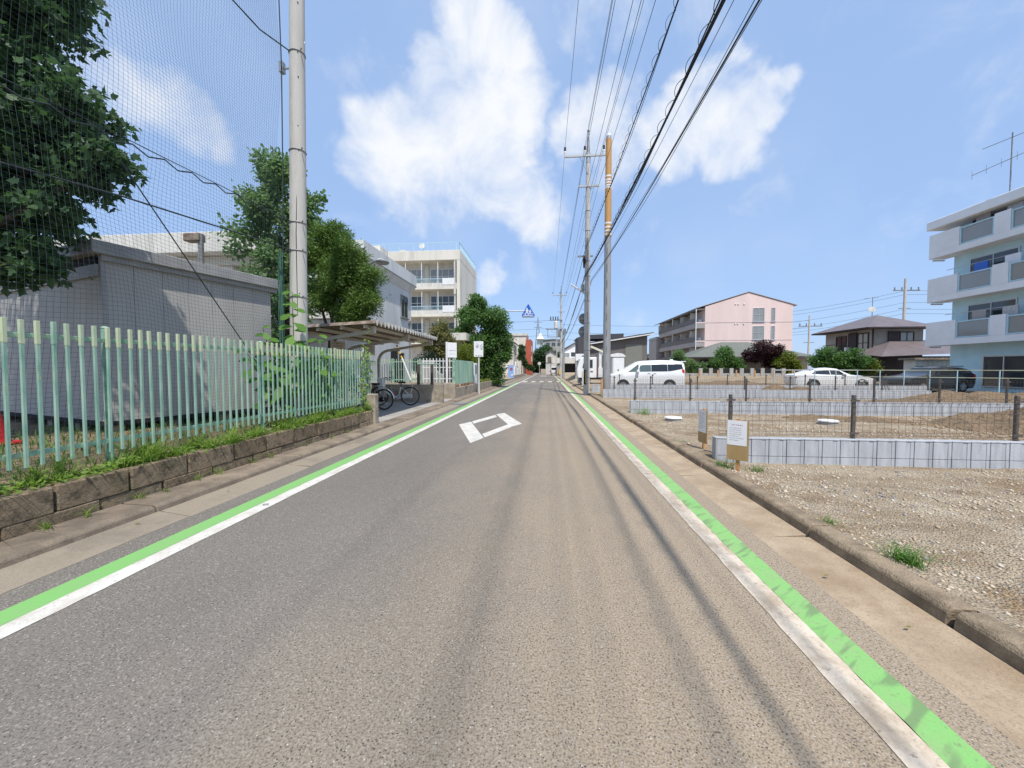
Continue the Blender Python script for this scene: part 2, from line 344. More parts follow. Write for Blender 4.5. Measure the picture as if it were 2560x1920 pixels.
m_shedroof = pm('shed roof trim', (.31, .305, .30), .55, .12, 3)
m_dark = pm('shade black', (.015, .015, .016), .9, .1)  # near-black colour standing in for shade inside gaps, openings and wheel wells
m_black = pm('black rubber', (.018, .018, .019), .75, .2, 8)
m_cable = pm('black cable', (.012, .013, .016), .6, .1)
m_rope = pm('net rope', (.03, .042, .045), .8, .2, 20)
m_net = pm('net twine', (.05, .07, .085), .85, .15, 20)
m_steel = pm('galvanised steel', (.42, .43, .43), .45, .14, 8, metal=.55)
m_steeld = pm('weathered steel', (.24, .24, .24), .55, .2, 8, metal=.4)
m_chrome = pm('bright metal', (.65, .66, .67), .2, .05, 5, metal=.95)
m_orange = pm('orange sleeve', (.60, .33, .10), .6, .15, 3, (.50, .26, .085))
m_yel = pm('yellow sheet', (.75, .47, .03), .5, .1)
m_wht = pm('white enamel', (.74, .74, .73), .4, .06, 3)
m_whtd = pm('aged white', (.62, .60, .55), .7, .12, 2, grime=(.42, .40, .35), gs=1.4, streak=True)
m_cream = pm('cream render', (.66, .62, .54), .85, .08, 1.1, bs=60, bst=.12, grime=(.50, .47, .41), gs=.7, streak=True)
m_gymw = pm('bare concrete wall', (.60, .61, .61), .85, .10, .9, bs=30, bst=.15, grime=(.42, .43, .43), gs=1.0, streak=True)
m_glass = glassmat('window glass', (.05, .06, .065)); m_glassb = glassmat('curtained glass', (.30, .31, .30), .08)
m_glasst = glassmat('tinted car glass', (.018, .022, .026)); m_glassc = glassmat('clear car glass', (.10, .14, .14))
m_alu = pm('aluminium', (.55, .56, .57), .35, .05, 4, metal=.6)
m_paintw = pm('white car paint', (.80, .80, .79), .25, .03, 2, coat=.6)
m_paintk = pm('black car paint', (.02, .021, .023), .25, .1, 2, coat=.7)
m_red = pm('red plastic', (.50, .02, .02), .4, .15, 4)
m_redb = pm('red render', (.42, .095, .05), .8, .1, 1)
m_wood = pm('plywood', (.43, .28, .115), .75, .16, 4, (.50, .34, .16), streak=True)
m_stake = pm('pine stake', (.55, .28, .11), .75, .15, 5, streak=True)
m_paper = pm('laminated paper', (.80, .80, .81), .35, .02)
m_ink = pm('black ink', (.035, .035, .045), .6, .05); m_inkr = pm('red ink', (.38, .03, .07), .6, .05); m_inkg = pm('grey ink', (.30, .32, .34), .6, .05)
m_blue = pm('blue sign face', (.015, .115, .52), .35, .06)
m_pink = pm('pink render', (.72, .56, .52), .85, .05, .6, bs=40, bst=.12, grime=(.66, .51, .475), gs=.5, streak=True)
m_pinkd = pm('grey brown render', (.34, .315, .305), .85, .08, .8)
m_slate = pm('grey house siding', (.145, .130, .125), .75, .08, 1.4, streak=True); m_slate2 = pm('dark house siding', (.060, .060, .066), .7, .1, 1.5)
m_groof = pm('green grey roof tiles', (.135, .145, .125), .7, .16, 5); m_broof = pm('brown metal roof', (.155, .125, .125), .45, .12, 1.5)
m_taupe = pm('taupe render', (.33, .295, .265), .85, .1, 1.2); m_timber = pm('dark timber', (.04, .028, .028), .7, .2, 6)
m_bluew = pm('pale blue render', (.50, .71, .78), .85, .07, 1.2, bs=60, bst=.15); m_bluew2 = pm('pale grey blue render', (.76, .775, .79), .85, .05, 1.2, bs=60, bst=.15)
m_skyb = pm('pale blue metal', (.45, .64, .72), .5, .06, 3)
m_rust = pm('corrugated sheet, rusted', (.20, .145, .105), .8, .3, 5, (.31, .26, .21), grime=(.12, .06, .03), gs=3)
m_shelt = pm('ivory steel', (.50, .445, .365), .6, .12, 4, grime=(.36, .28, .20), gs=4)
m_bark = pm('bark', (.085, .065, .05), .95, .35, 12, bs=25, bst=.9, bd=.02)
m_teal = pm('weathered green sheet', (.24, .47, .355), .8, .25, 3, (.42, .58, .43), grime=(.55, .60, .40), gs=2.2, streak=True)
# ------------------------------------------------------------------ the ground, road and kerbs
S('ground', MB().quad((-1500, -300, -.06), (1500, -300, -.06), (1500, 2600, -.06), (-1500, 2600, -.06)),
  pm('distant ground', (.16, .155, .11), .95, .25, .02))
S('road', MB().quad((-3.62, -8, 0), (1.87, -8, 0), (1.87, 190, 0), (-3.62, 190, 0)), m_asphalt)
def strip(x0, x1, y0, y1, z0, z1=None, dy=.5, jit=0):
    """a long sheet lying along the road; z0 at x0, z1 at x1"""
    mb = MB(); z1 = z0 if z1 is None else z1; n = max(1, int((y1 - y0) / dy)); rg = random.Random(int(x0 * 100)); vs = []; fs = []
    for i in range(n + 1):
        y = y0 + (y1 - y0) * i / n; vs += [(x0 + rg.uniform(-jit, jit), y, z0), (x1 + rg.uniform(-jit, jit), y, z1)]
        if i: fs.append((2 * i - 2, 2 * i - 1, 2 * i + 1, 2 * i))
    return mb.add(vs, fs)
for nm, x0, x1, za, zb_, mm in (('gutter_left', -4.02, -3.62, .022, .001, m_gutL), ('gutter_right', 1.87, 2.30, .001, .022, m_gutR)):
    gt_ = S(nm, strip(x0, x1, 31.6, 190, za, zb_), mm); S(nm + '_bed', strip(x0, x1, -8, 31.6, -.012), m_mortar)
    for i in range(20):
        ya = -8.4 + i * 2.0; jx = random.uniform(-.006, .006); dz = random.uniform(-.003, .002); sk = random.uniform(-.03, .03)
        o = P(gt_, 'gutter_slab', MB().add([(x0, ya + .006 + sk, -.03), (x1 + jx, ya + .006 - sk, -.03), (x1 + jx, ya + 1.994 - sk, -.03), (x0, ya + 1.994 + sk, -.03), (x0, ya + .006 + sk, za + dz), (x1 + jx, ya + .006 - sk, zb_ + dz), (x1 + jx, ya + 1.994 - sk, zb_ + dz), (x0, ya + 1.994 + sk, za + dz)], [(0, 3, 2, 1), (4, 5, 6, 7), (0, 1, 5, 4), (1, 2, 6, 5), (2, 3, 7, 6), (3, 0, 4, 7)]), mm)
S('edge_line_left', strip(-3.17, -3.01, -8, 120, .004, jit=.004, dy=.12), m_whiteL)
S('green_line_left', strip(-3.36, -3.17, -8, 42, .004, jit=.003, dy=.3), m_greenL)
S('edge_line_right', strip(1.35, 1.51, -8, 120, .004, jit=.006, dy=.12), m_white)
S('green_line_right', strip(1.51, 1.675, -8, 60, .004, jit=.003, dy=.3), m_green)
# hollow diamond warning of the crossing ahead: four painted strokes
def stroke(*p): return S('diamond_stroke', MB().quad(*[(x, y, .004) for x, y in p]), m_whiteL)
stroke((-2.38, 10.2), (-1.555, 7.65), (-1.385, 8.27), (-2.165, 10.78))
stroke((-.70, 10.5), (-1.47, 13.05), (-1.70, 12.62), (-.945, 9.92))
stroke((-2.15, 10.86), (-2.02, 10.40), (-1.57, 11.93), (-1.70, 12.46))
stroke((-1.37, 8.33), (-.93, 9.86), (-1.07, 10.36), (-1.50, 8.76))
# crossing and far markings
S('stop_line', MB().quad((-2.95, 40.6, .004), (-.8, 40.6, .004), (-.8, 41.1, .004), (-2.95, 41.1, .004)), m_white)
S('stop_line', MB().quad((-.85, 51.0, .004), (1.35, 51.0, .004), (1.35, 51.5, .004), (-.85, 51.5, .004)), m_white)
for i in range(5): S('crossing_bar', MB().quad((-2.9 + i * .97, 43.7, .004), (-2.42 + i * .97, 43.7, .004), (-2.42 + i * .97, 47, .004), (-2.9 + i * .97, 47, .004)), m_white)
for y0, y1 in ((78, 82), (96, 100), (112, 118)): S('road_lettering', MB().quad((-1.7, y0, .004), (-.3, y0, .004), (-.3, y1, .004), (-1.7, y1, .004)), m_white)
# kerbs: single stones near the camera, one run beyond
def profile_run(poly, y0, y1): return MB().prism([(x, y0, z) for x, z in poly], (0, y1 - y0, 0))
prR = [(2.285, -.05), (2.305, .095), (2.33, .12), (2.465, .122), (2.465, -.05)]
prL = [(-4.42, -.05), (-4.42, .10), (-4.06, .092), (-4.025, .07), (-4.0, -.05)]
prLd = [(-4.42, -.05), (-4.42, .085), (-4.06, .055), (-4.03, .045), (-4.0, -.05)]
kr = S('kerb_right', profile_run(prR, 30, 190), m_kerbR); kl = S('kerb_left', profile_run(prL, 30, 190), m_kerbL)
mR = mesh('kerb_stone', profile_run(prR, .006, 1.19), bevel=.008); mL = mesh('kerb_stone', profile_run(prL, .006, 1.19), bevel=.008); mLd = mesh('kerb_stone', profile_run(prLd, .006, 1.19), bevel=.008)
for i in range(32):
    y = -8.4 + i * 1.2
    a = PD(kr, 'kerb_stone', mR, m_kerbR, (random.uniform(-.008, .008), y, random.uniform(-.006, .004))); a.rotation_euler = (0, 0, random.uniform(-.006, .006))
    PD(kl, 'kerb_stone', mLd if 9.5 < y + .6 < 16.3 else mL, m_kerbL, (random.uniform(-.006, .006), y, random.uniform(-.004, .004)))

def grid(x0, x1, y0, y1, nx, ny, hf):
    X, Y = np.meshgrid(np.linspace(x0, x1, nx), np.linspace(y0, y1, ny)); Z = hf(X, Y)
    mb = MB(); mb.v = list(zip(X.ravel().tolist(), Y.ravel().tolist(), Z.ravel().tolist()))
    mb.f = [(j * nx + i, j * nx + i + 1, (j + 1) * nx + i + 1, (j + 1) * nx + i) for j in range(ny - 1) for i in range(nx - 1)]; return mb
rng = np.random.default_rng(5)
_ph = rng.uniform(0, 6.28, (3, 14)); _fr = rng.uniform(.4, 1, (2, 14))
def bumpy(X, Y, amp, f0=1.5):
    z = 0
    for k in range(14):
        f = f0 * 1.28 ** k; z = z + np.sin(X * f * _fr[0, k] + Y * f * (1 - _fr[0, k]) * (1 if k % 2 else -1) + _ph[0, k]) * np.cos(Y * f * _fr[1, k] + _ph[1, k]) / (1 + k * .55)
    return z * amp
def blob(X, Y, cx, cy, rx, ry, h):
    d = np.sqrt(((X - cx) / rx) ** 2 + ((Y - cy) / ry) ** 2); return h * np.clip(1 - d, 0, 1) ** 1.1 * (1 + .35 * np.sin(X * 3.1 + cy) * np.sin(Y * 2.7 + cx))
def lotz(X, Y):
    base = .045 + .055 * np.clip((Y - 6.3) / .3, 0, 1) + .02 * np.clip((Y - 12.6) / .3, 0, 1) + .02 * np.clip((Y - 19) / 8, 0, 1) + .55 * np.clip((Y - 27) / 25, 0, 1)
    e = np.clip(1 - (X - 2.465) / .3, 0, 1); return (base + bumpy(X, Y, .010)) * (1 - e) + .108 * e
S('building_plot', grid(2.465, 12, -4, 6.36, 150, 170, lotz), m_dirt, smooth=True)
S('building_plot', grid(2.465, 24, 6.36, 25, 160, 160, lotz), m_dirt, smooth=True)
S('building_plot', grid(2.465, 60, 25, 100, 70, 70, lotz), m_dirt, smooth=True)
S('building_plot', grid(12, 60, -4, 6.36, 20, 20, lotz), m_dirt, smooth=True); S('building_plot', grid(24, 60, 6.36, 25, 20, 20, lotz), m_dirt, smooth=True)
# left-hand ground
S('verge', grid(-30, -4.70, -4, 9.62, 90, 80, lambda X, Y: .425 + bumpy(X, Y, .008) - .03), m_soil, smooth=True)
S('parking_slab', MB().box(-30, 9.62, -.1, -4.42, 18.0, .088), m_slab)
S('school_yard', MB().box(-70, 18.0, -.1, -4.62, 120, .30), pm('school yard earth', (.30, .25, .17), .95, .15, .8))
S('pavement_far_left', MB().box(-4.62, 36, -.1, -4.42, 120, .095), m_slab)

# ------------------------------------------------------------------ stone retaining wall under the green fence
sw = T('stone_wall', 'low mossy stone retaining wall under the green picket fence', 'stone wall', (-4.57, 5, .09))
P(sw, 'core', MB().box(-4.70, -2.4, .0, -4.455, 9.45, .425), m_mortar)
up = [mesh('stone_block', MB().box(-.14, .008, 0, .14, L, .245), bevel=.014) for L in (.66, .70, .62)]
lo = [mesh('stone_block', MB().box(-.12, .008, 0, .12, L, .118), bevel=.010) for L in (.66, .70, .62)]
def course(meshes, lens, z, x, y, dx):
    k = 0
    while y < 9.40:
        j = k % 3; o = PD(sw, 'stone_block', meshes[j], m_stone, (x + random.uniform(-dx, dx), y, z + random.uniform(-.006, .004))); o.rotation_euler = (random.uniform(-.006, .006), random.uniform(-.015, .015), random.uniform(-.012, .012))
        y += lens[j] + .012; k += 1
course(up, (.66, .70, .62), .205, -4.56, -2.35, .008); course(lo, (.66, .70, .62), .082, -4.545, -2.0, .012)
O('stone_pillar', MB().box(-4.72, 9.43, .05, -4.36, 9.66, .86), m_oldwall, 'squat concrete end pillar of the stone wall beside the parked bicycles', 'pillar', (-4.54, 9.54, .09), bevel=.02)

# ------------------------------------------------------------------ green picket fence
pf = T('picket_fence', 'faded pale green steel picket fence on the mossy stone wall', 'fence', (-4.6, 5, .45))
pk = mesh('picket', MB().box(-.011, -.0125, 0, .011, .0125, 1.11).box(-.0135, -.0155, 1.10, .0135, .0155, 1.31), bevel=.002)
for i in range(82):
    y = .655 + i * .1115
    o = PD(pf, 'picket', pk, m_picket, (-4.60, y, .625 + random.uniform(-.004, .004))); o.rotation_euler = (random.uniform(-.006, .006), random.uniform(-.007, .007), random.uniform(-.06, .06))
P(pf, 'top_rail', MB().box(-4.645, .55, 1.775, -4.617, 9.68, 1.82), m_rail, bevel=.003)
P(pf, 'bottom_rail', MB().box(-4.645, .55, .715, -4.617, 9.68, .76), m_rail, bevel=.003)
po = mesh('post', MB().cyl((0, 0, 0), (0, 0, 1.5), .032, n=14).ball((0, 0, 1.5), (.036, .036, .022), 12, 6), smooth=True)
for y in (1.49, 3.705, 5.93, 8.15, 9.69): PD(pf, 'post', po, m_rail, (-4.665, y, .43))

# ------------------------------------------------------------------ ball-catching net with its pole and ropes
np_ = T('net_pole', 'tall weathered concrete pole holding the ball net', 'pole', (-5.12, 7.55, .42))
P(np_, 'shaft', MB().cyl((-5.12, 7.55, .3), (-4.92, 7.55, 12.5), .17, .125, n=20), m_pole, smooth=True)
for z in (2.95, 3.87, 4.43, 5.85, 7.75):
    r = .17 - .045 * (z - .3) / 12.2; bx_ = -5.12 + .2 * (z - .3) / 12.2
    P(np_, 'band', MB().ring((bx_, 7.55, z), (0, 0, 1), r + .004, .011, 22, 6).cyl((bx_ + r, 7.45, z), (bx_ + r + .05, 7.40, z + .01), .012, n=6), m_steeld)
for z in np.arange(1.6, 11, .47): P(np_, 'bolt_hole', MB().disc((-5.12 + .2 * z / 12.2 + .075 + .02 * math.sin(z * 9), 7.55 - .125 + .002 * z, z), (.55, -.83, 0), .011, .02, 8), m_dark)
P(np_, 'bracket', MB().box(-5.36, 7.50, 7.42, -5.28, 7.60, 7.62).cyl((-5.36, 7.55, 7.5), (-5.05, 7.55, 7.5), .02, n=6), m_steel)
P(np_, 'conduit', MB().tube([(-5.01, 7.41, 2.6), (-5.0, 7.40, 4.2), (-4.98, 7.42, 5.0), (-4.99, 7.42, 5.9)], .008, 5), m_cable)
net = T('ball_net', 'fine dark ball net hanging from the concrete pole above the fence', 'net', (-5.2, 5, .5))
def nx_(y, z): return -5.2 + .05 * math.sin(y * 1.3 + .4 * z) + .035 * math.sin(z * 2.1 + y * .7) + (.05 * math.sin(y * 3.0 + z) if z < 4 else 0)
def nz_(y, z):
    s = 0
    if z < 4.6: s = -.10 * math.sin(math.pi * max(0, min(1, (y - 2) / 5.3))) * (1 + .6 * math.sin(y * 2.6)) * (4.6 - z) / 3 * .8
    return z + s + .02 * math.sin(y * 2.2 + z * 1.7)
nb = MB(); cell = .052
ys = np.arange(1.6, 7.3, cell); zs = np.arange(.55, 9.6, cell)
for y in ys: nb.tube([(nx_(y, z) , y + .02 * math.sin(z * 1.9 + y), nz_(y, z)) for z in np.arange(.55, 9.61, .3)], .0015, 3, False)
for z in zs: nb.tube([(nx_(y, z), y + .02 * math.sin(z * 1.9 + y), nz_(y, z)) for y in np.linspace(1.6, 7.3, 20)], .0015, 3, False)
P(net, 'mesh', nb, m_net, kind='stuff')
P(net, 'edge_rope', MB().tube([(-5.22, 7.30, .6), (-5.2, 7.26, 2.0), (-5.24, 7.33, 3.5), (-5.2, 7.33, 5.5), (-5.2, 7.36, 7.4), (-5.22, 7.33, 9.7)], .011, 6), m_rope)
gath = MB()
for k in range(9): gath.tube([(-5.24 + .03 * math.sin(k * 2 + t), 7.22 + .025 * k / 4 + .02 * math.sin(t * 1.7 + k), 3.8 - t * .55) for t in range(6)], .008, 4)
P(net, 'gathered_edge', gath, pm('green twine', (.06, .16, .12), .9, .2, 9))
def rope(label, pts, r=.008, mat=None):
    mb = MB(); P0 = []
    for a, b in zip(pts[:-1], pts[1:]):
        for t in np.linspace(0, 1, 10)[:-1]: P0.append([a[i] + (b[i] - a[i]) * t for i in range(3)])
    P0.append(pts[-1]); mb.tube(P0, r, 6)
    return O('rope', mb, mat or m_rope, label, 'rope', tuple(pts[-1]), 'ropes carrying the ball net')
rope('lowest black rope across the ball net, tied to the concrete pole', [(-5.25, 1.6, 3.25), (-5.22, 4.4, 3.62), (-5.12, 7.42, 3.88)], .012)
sc_ = [(-5.25, 1.6, 4.15), (-5.24, 3.3, 4.24)]
for k in range(10): y = 3.3 + k * .41; sc_ += [(-5.22, y + .2, 4.24 + .03 * k * .9 - .05), (-5.21, y + .41, 4.24 + .027 * (k + 1))]
rope('scalloped rope with net loops across the middle of the ball net', sc_, .009)
rope('thin straight rope just above the scalloped rope', [(-5.25, 1.6, 4.2), (-5.23, 4.5, 4.36), (-5.12, 7.42, 4.45)], .006)
rope('highest black rope running up and left from the concrete pole', [(-5.08, 7.46, 7.75), (-5.2, 6.8, 7.62), (-5.22, 6.2, 7.60), (-5.25, 2.0, 7.9)], .012)
rope('slanting guy wire crossing the net down to the fence', [(-5.12, 4.3, 4.0), (-5.12, 6.2, 1.85), (-5.1, 6.75, 1.2)], .008)

# ------------------------------------------------------------------ grey shed behind the net
su = Vector((.30, .954, 0)).normalized(); sv = Vector((-su.y, su.x, 0)); sc0 = Vector((-7.45, 5.9, 0)); SL, SD = 2.95, 5.8
def sp(a, b, z): p = sc0 + su * a + sv * b; return (p.x, p.y, z)
def shbox(mb, a0, a1, b0, b1, z0, z1):
    return mb.add([sp(a0, b0, z0), sp(a1, b0, z0), sp(a1, b1, z0), sp(a0, b1, z0), sp(a0, b0, z1), sp(a1, b0, z1), sp(a1, b1, z1), sp(a0, b1, z1)],
                  [(0, 3, 2, 1), (4, 5, 6, 7), (0, 1, 5, 4), (1, 2, 6, 5), (2, 3, 7, 6), (3, 0, 4, 7)])
shed = T('storage_shed', 'grey steel storage shed raised off the ground behind the net', 'shed', sp(1.5, 1.8, .42))
P(shed, 'frame', shbox(MB(), .02, SL - .02, .02, SD, .62, 3.36), m_shed)
for k in range(7): P(shed, 'side_panel', shbox(MB(), k * SL / 7 + .003, (k + 1) * SL / 7 - .003, 0, .022, .60, 3.38), m_shed)
for k in range(13): P(shed, 'front_panel', shbox(MB(), 0, .022, .024 + k * SD / 13, .024 + (k + 1) * SD / 13 - .006, .60, 3.05), m_shed)
P(shed, 'corner_post', shbox(MB(), -.012, .05, -.012, .05, .56, 3.38), m_shedroof)
P(shed, 'front_beam', shbox(MB(), -.05, .03, .04, SD, 3.05, 3.25), m_shedroof)
P(shed, 'roof', shbox(MB(), -.16, SL + .16, -.14, SD, 3.40, 3.61), m_shedroof, bevel=.01)
P(shed, 'eave_gutter', shbox(MB(), -.02, SL + .12, -.07, .0, 3.31, 3.40), m_shedroof)
P(shed, 'shutter_gap_shade', shbox(MB(), -.03, .0, .10, SD, 3.26, 3.38), m_dark)  # solid strip coloured near-black for the shade in the recess under the roof
P(shed, 'base_gap_shade', shbox(MB(), 0, SL, 0, SD, .52, .60), m_dark)  # near-black box painting the shade of the gap beneath the shed
for a, b in ((.15, .15), (1.0, .15), (1.9, .15), (2.8, .15), (.15, 1.2), (.15, 2.3), (.15, 3.4)): P(shed, 'footing_block', shbox(MB(), a - .1, a + .1, b - .1, b + .1, .38, .52), m_oldwall)
cn = T('traffic_cone', 'red plastic cone at the far left behind the fence', 'cone', (-7.95, 4.86, .42))
P(cn, 'cone', MB().cyl((-7.95, 4.86, .44), (-7.95, 4.86, 1.0), .15, .03, n=16), m_red, smooth=True); P(cn, 'base', MB().box(-8.15, 4.66, .40, -7.75, 5.06, .44), m_red, bevel=.01)

# ------------------------------------------------------------------ building helpers
def wing(par, side, a0, a1, z0, z1, c, nx=2, nz=1, fm=None, gm=None, d=.05, fw=.05, sill=False):
    """a window on a wall at c facing side: -y, +x or -x; a0..a1 runs along the wall. Frame is a part, each pane a sub-part"""
    fm = fm or m_alu; gm = gm or m_glass; mb = MB()
    def bx(m, u0, u1, v0, v1, e0, e1):
        if side == '-y': return m.box(u0, c - e1, v0, u1, c - e0, v1)
        if side == '+x': return m.box(c + e0, u0, v0, c + e1, u1, v1)
        return m.box(c - e1, u0, v0, c - e0, u1, v1)
    bx(mb, a0, a0 + fw, z0, z1, 0, d); bx(mb, a1 - fw, a1, z0, z1, 0, d); bx(mb, a0 + fw, a1 - fw, z0, z0 + fw, 0, d); bx(mb, a0 + fw, a1 - fw, z1 - fw, z1, 0, d)
    xs = [a0 + fw + (a1 - a0 - 2 * fw) * k / nx for k in range(nx + 1)]; zz = [z0 + fw + (z1 - z0 - 2 * fw) * k / nz for k in range(nz + 1)]
    for x in xs[1:-1]: bx(mb, x - fw * .4, x + fw * .4, z0 + fw, z1 - fw, 0, d * .9)
    for z in zz[1:-1]: bx(mb, a0 + fw, a1 - fw, z - fw * .4, z + fw * .4, 0, d * .86)
    if sill: bx(mb, a0 - .08, a1 + .08, z0 - .08, z0, 0, d + .06)
    f = P(par, 'window', mb, fm)
    for i in range(nx):
        for j in range(nz):
            P(f, 'pane', bx(MB(), xs[i] + fw * .3, xs[i + 1] - fw * .3, zz[j] + fw * .3, zz[j + 1] - fw * .3, .004, d * .45), gm)
    return f
def glyphs(mb, o, rt, upv, n, size, rg, th=.0015, vert=False):
    """dense strokes standing for writing too small to read"""
    rt, upv, o = Vector(rt), Vector(upv), Vector(o); nrmv = rt.cross(upv) * th
    for k in range(n):
        c = o + (upv * -k if vert else rt * k) * size * 1.12
        for s in range(rg.choice((4, 5, 6))):
            w_ = size * .10; a = rg.uniform(0, .78) * size; b = rg.uniform(0, .8) * size
            if rg.random() < .55: p = [c + upv * a + rt * rg.uniform(0, .2) * size, size * rg.uniform(.5, .85), w_]
            else: p = [c + rt * a + upv * rg.uniform(0, .2) * size, w_, size * rg.uniform(.5, .85)]
            q = p[0]; mb.quad(q + nrmv, q + rt * p[1] + nrmv, q + rt * p[1] + upv * p[2] + nrmv, q + upv * p[2] + nrmv)
    return mb

# ------------------------------------------------------------------ school buildings
wg = T('school_wing', 'low white-fasciaed school wing behind the shed roof', 'building', (-22, 20, .3))
P(wg, 'wall', MB().box(-34, 17.2, .3, -12.2, 17.9, 6.6), m_cream)
P(wg, 'fascia', MB().box(-34, 15.9, 6.62, -12.0, 17.95, 7.5), m_whtd, bevel=.02)
P(wg, 'soffit_beam', MB().box(-34, 16.5, 6.2, -12.2, 17.15, 6.6), m_cream)
for x in np.arange(-33, -12.5, 2.6): P(wg, 'column', MB().box(x, 16.6, .3, x + .5, 17.1, 6.18), m_cream)
for x in np.arange(-32.4, -13, 2.6): wing(wg, '-y', x, x + 1.9, 4.3, 5.9, 17.18, 2, 2, m_alu, m_glass)
gm = T('gymnasium', 'bare grey concrete hall with a parapet behind the bicycle shelter', 'building', (-14, 21.5, .3))
P(gm, 'wall', MB().box(-20, 18.3, .3, -9.0, 25.0, 6.9), m_gymw)
P(gm, 'parapet', MB().add([(-8.72, 17.9, 6.9), (-8.72, 25.3, 6.9), (-20.3, 25.3, 6.9), (-20.3, 17.9, 6.9), (-8.72, 17.9, 7.62), (-8.72, 25.3, 7.62), (-20.3, 25.3, 7.62), (-20.3, 17.9, 7.62), (-8.99, 18.31, 6.45), (-8.99, 24.99, 6.45), (-19.99, 24.99, 6.45), (-19.99, 18.31, 6.45)],
   [(4, 5, 6, 7), (0, 1, 5, 4), (1, 2, 6, 5), (2, 3, 7, 6), (3, 0, 4, 7), (8, 9, 1, 0), (9, 10, 2, 1), (10, 11, 3, 2), (11, 8, 0, 3)]), m_gymw)
P(gm, 'ledge_line', MB().box(-8.73, 17.95, 6.88, -8.70, 25.28, 6.93), m_steeld)
wing(gm, '+x', 23.2, 24.3, 4.7, 6.05, -9.0, 2, 1, m_steeld, m_glass, .06, .05, True)
P(gm, 'entrance_canopy', MB().box(-20, 16.5, 3.75, -8.8, 18.25, 4.15).box(-19.9, 16.7, 3.45, -8.9, 18.25, 3.73), m_whtd)
P(gm, 'doorway', MB().box(-9.0, 21.6, .3, -8.97, 22.6, 2.6), m_dark)
wing(gm, '+x', 22.7, 23.6, .4, 2.5, -9.0, 1, 2, m_alu, m_glass, .06)
P(gm, 'downpipe', MB().cyl((-8.94, 24.6, .3), (-8.94, 24.6, 4.6), .035, n=8).box(-9.0, 24.5, 4.3, -8.9, 24.7, 4.6), m_steeld)
P(gm, 'roof_tank', MB().box(-12.0, 24.0, 7.62, -10.6, 25.2, 9.3), m_cream)
sb = T('school_building', 'four-storey cream school block with railed balconies', 'building', (-24, 55, .3))
Yf, Yw, Xr = 49.5, 51.2, -11.3
P(sb, 'wall', MB().box(-46, Yw, .3, Xr, 61, 15.5), m_cream)
P(sb, 'end_wall', MB().box(Xr - .42, Yf + .02, .3, Xr - .002, Yw - .002, 15.5), m_cream)
P(sb, 'roof_slab', MB().box(-46, Yf, 15.5, Xr + .02, 61.02, 16.75), m_cream, bevel=.03)
for zb in (4.75, 8.28, 11.8):
    P(sb, 'balcony_slab', MB().box(-46, Yf, zb, Xr - .45, Yw, zb + .32), m_cream)
    P(sb, 'balcony_kerb', MB().box(-46, Yf + .01, zb + .325, Xr - .45, Yf + .14, zb + .80), m_whtd)
    rl = MB().box(-34, Yf + .05, zb + 1.32, Xr - .5, Yf + .10, zb + 1.38)
    for x in np.arange(-34, Xr - .5, .16): rl.box(x, Yf + .06, zb + .80, x + .025, Yf + .085, zb + 1.32)
    P(sb, 'railing', rl, m_skyb, kind='stuff')
    P(sb, 'screen_panel', MB().box(-13.6, Yf - .02, zb + .55, -12.0, Yf, zb + 1.4), m_wht)
for zb in (.3, 4.75 + .32, 8.28 + .32, 11.8 + .32):
    zt = zb + 3.0
    for x in np.arange(-12.0, -34, -2.16): P(sb, 'column_pipe', MB().cyl((x - .1, Yf + .2, zb), (x - .1, Yf + .2, zt + .3), .05, n=8), m_wht)
    for k in range(5):
        x1 = -12.35 - k * 4.3
        wing(sb, '-y', x1 - 3.35, x1, zb + .75, zb + 2.65, Yw, 4, 2, m_wht, m_glassb if zb > 11 else m_glass, .08, .07)
    for x in np.arange(-16.1, -36, -4.3): P(sb, 'pilaster', MB().box(x - .35, Yw - .16, zb, x + .2, Yw - .002, zt), m_cream)
wing(sb, '+x', 58.6, 59.4, 9.6, 11.6, Xr, 1, 1, m_steeld, m_glass, .15, .08, True)
rr = MB()
rr.box(-46, Yf + .15, 17.75, Xr - .1, Yf + .2, 17.82); rr.box(Xr - .15, Yf + .2, 17.75, Xr - .1, 60.8, 17.82)
for x in np.arange(-46, Xr, 1.9): rr.box(x, Yf + .15, 16.75, x + .05, Yf + .2, 17.75)
for y in np.arange(Yf + .4, 60.9, 1.9): rr.box(Xr - .15, y, 16.75, Xr - .1, y + .05, 17.75)
for x in np.arange(-30, Xr - .2, .16): rr.box(x, Yf + .165, 16.8, x + .018, Yf + .185, 17.75)
for y in np.arange(Yf + .4, 60.8, .16): rr.box(Xr - .135, y, 16.8, Xr - .115, y + .018, 17.75)
P(sb, 'roof_railing', rr, m_skyb, kind='stuff')
P(sb, 'roof_unit', MB().box(-20.2, 52, 16.75, -19.4, 53, 17.7), m_whtd); P(sb, 'roof_unit', MB().box(-22.3, 52, 16.75, -20.5, 53.5, 17.2), m_steeld)
P(sb, 'loudspeaker', MB().cyl((-16.6, 51, 17.6), (-16.6, 50.5, 17.7), .1, .38, n=14).cyl((-16.6, 51, 16.75), (-16.6, 51, 17.6), .05, n=6), m_whtd)
P(sb, 'downpipe', MB().cyl((-11.95, Yf - .06, 1), (-11.95, Yf - .06, 15.4), .07, n=8), m_whtd)
P(sb, 'hopper', MB().box(-12.08, Yf - .2, 11.1, -11.82, Yf - .005, 12.2), m_whtd)
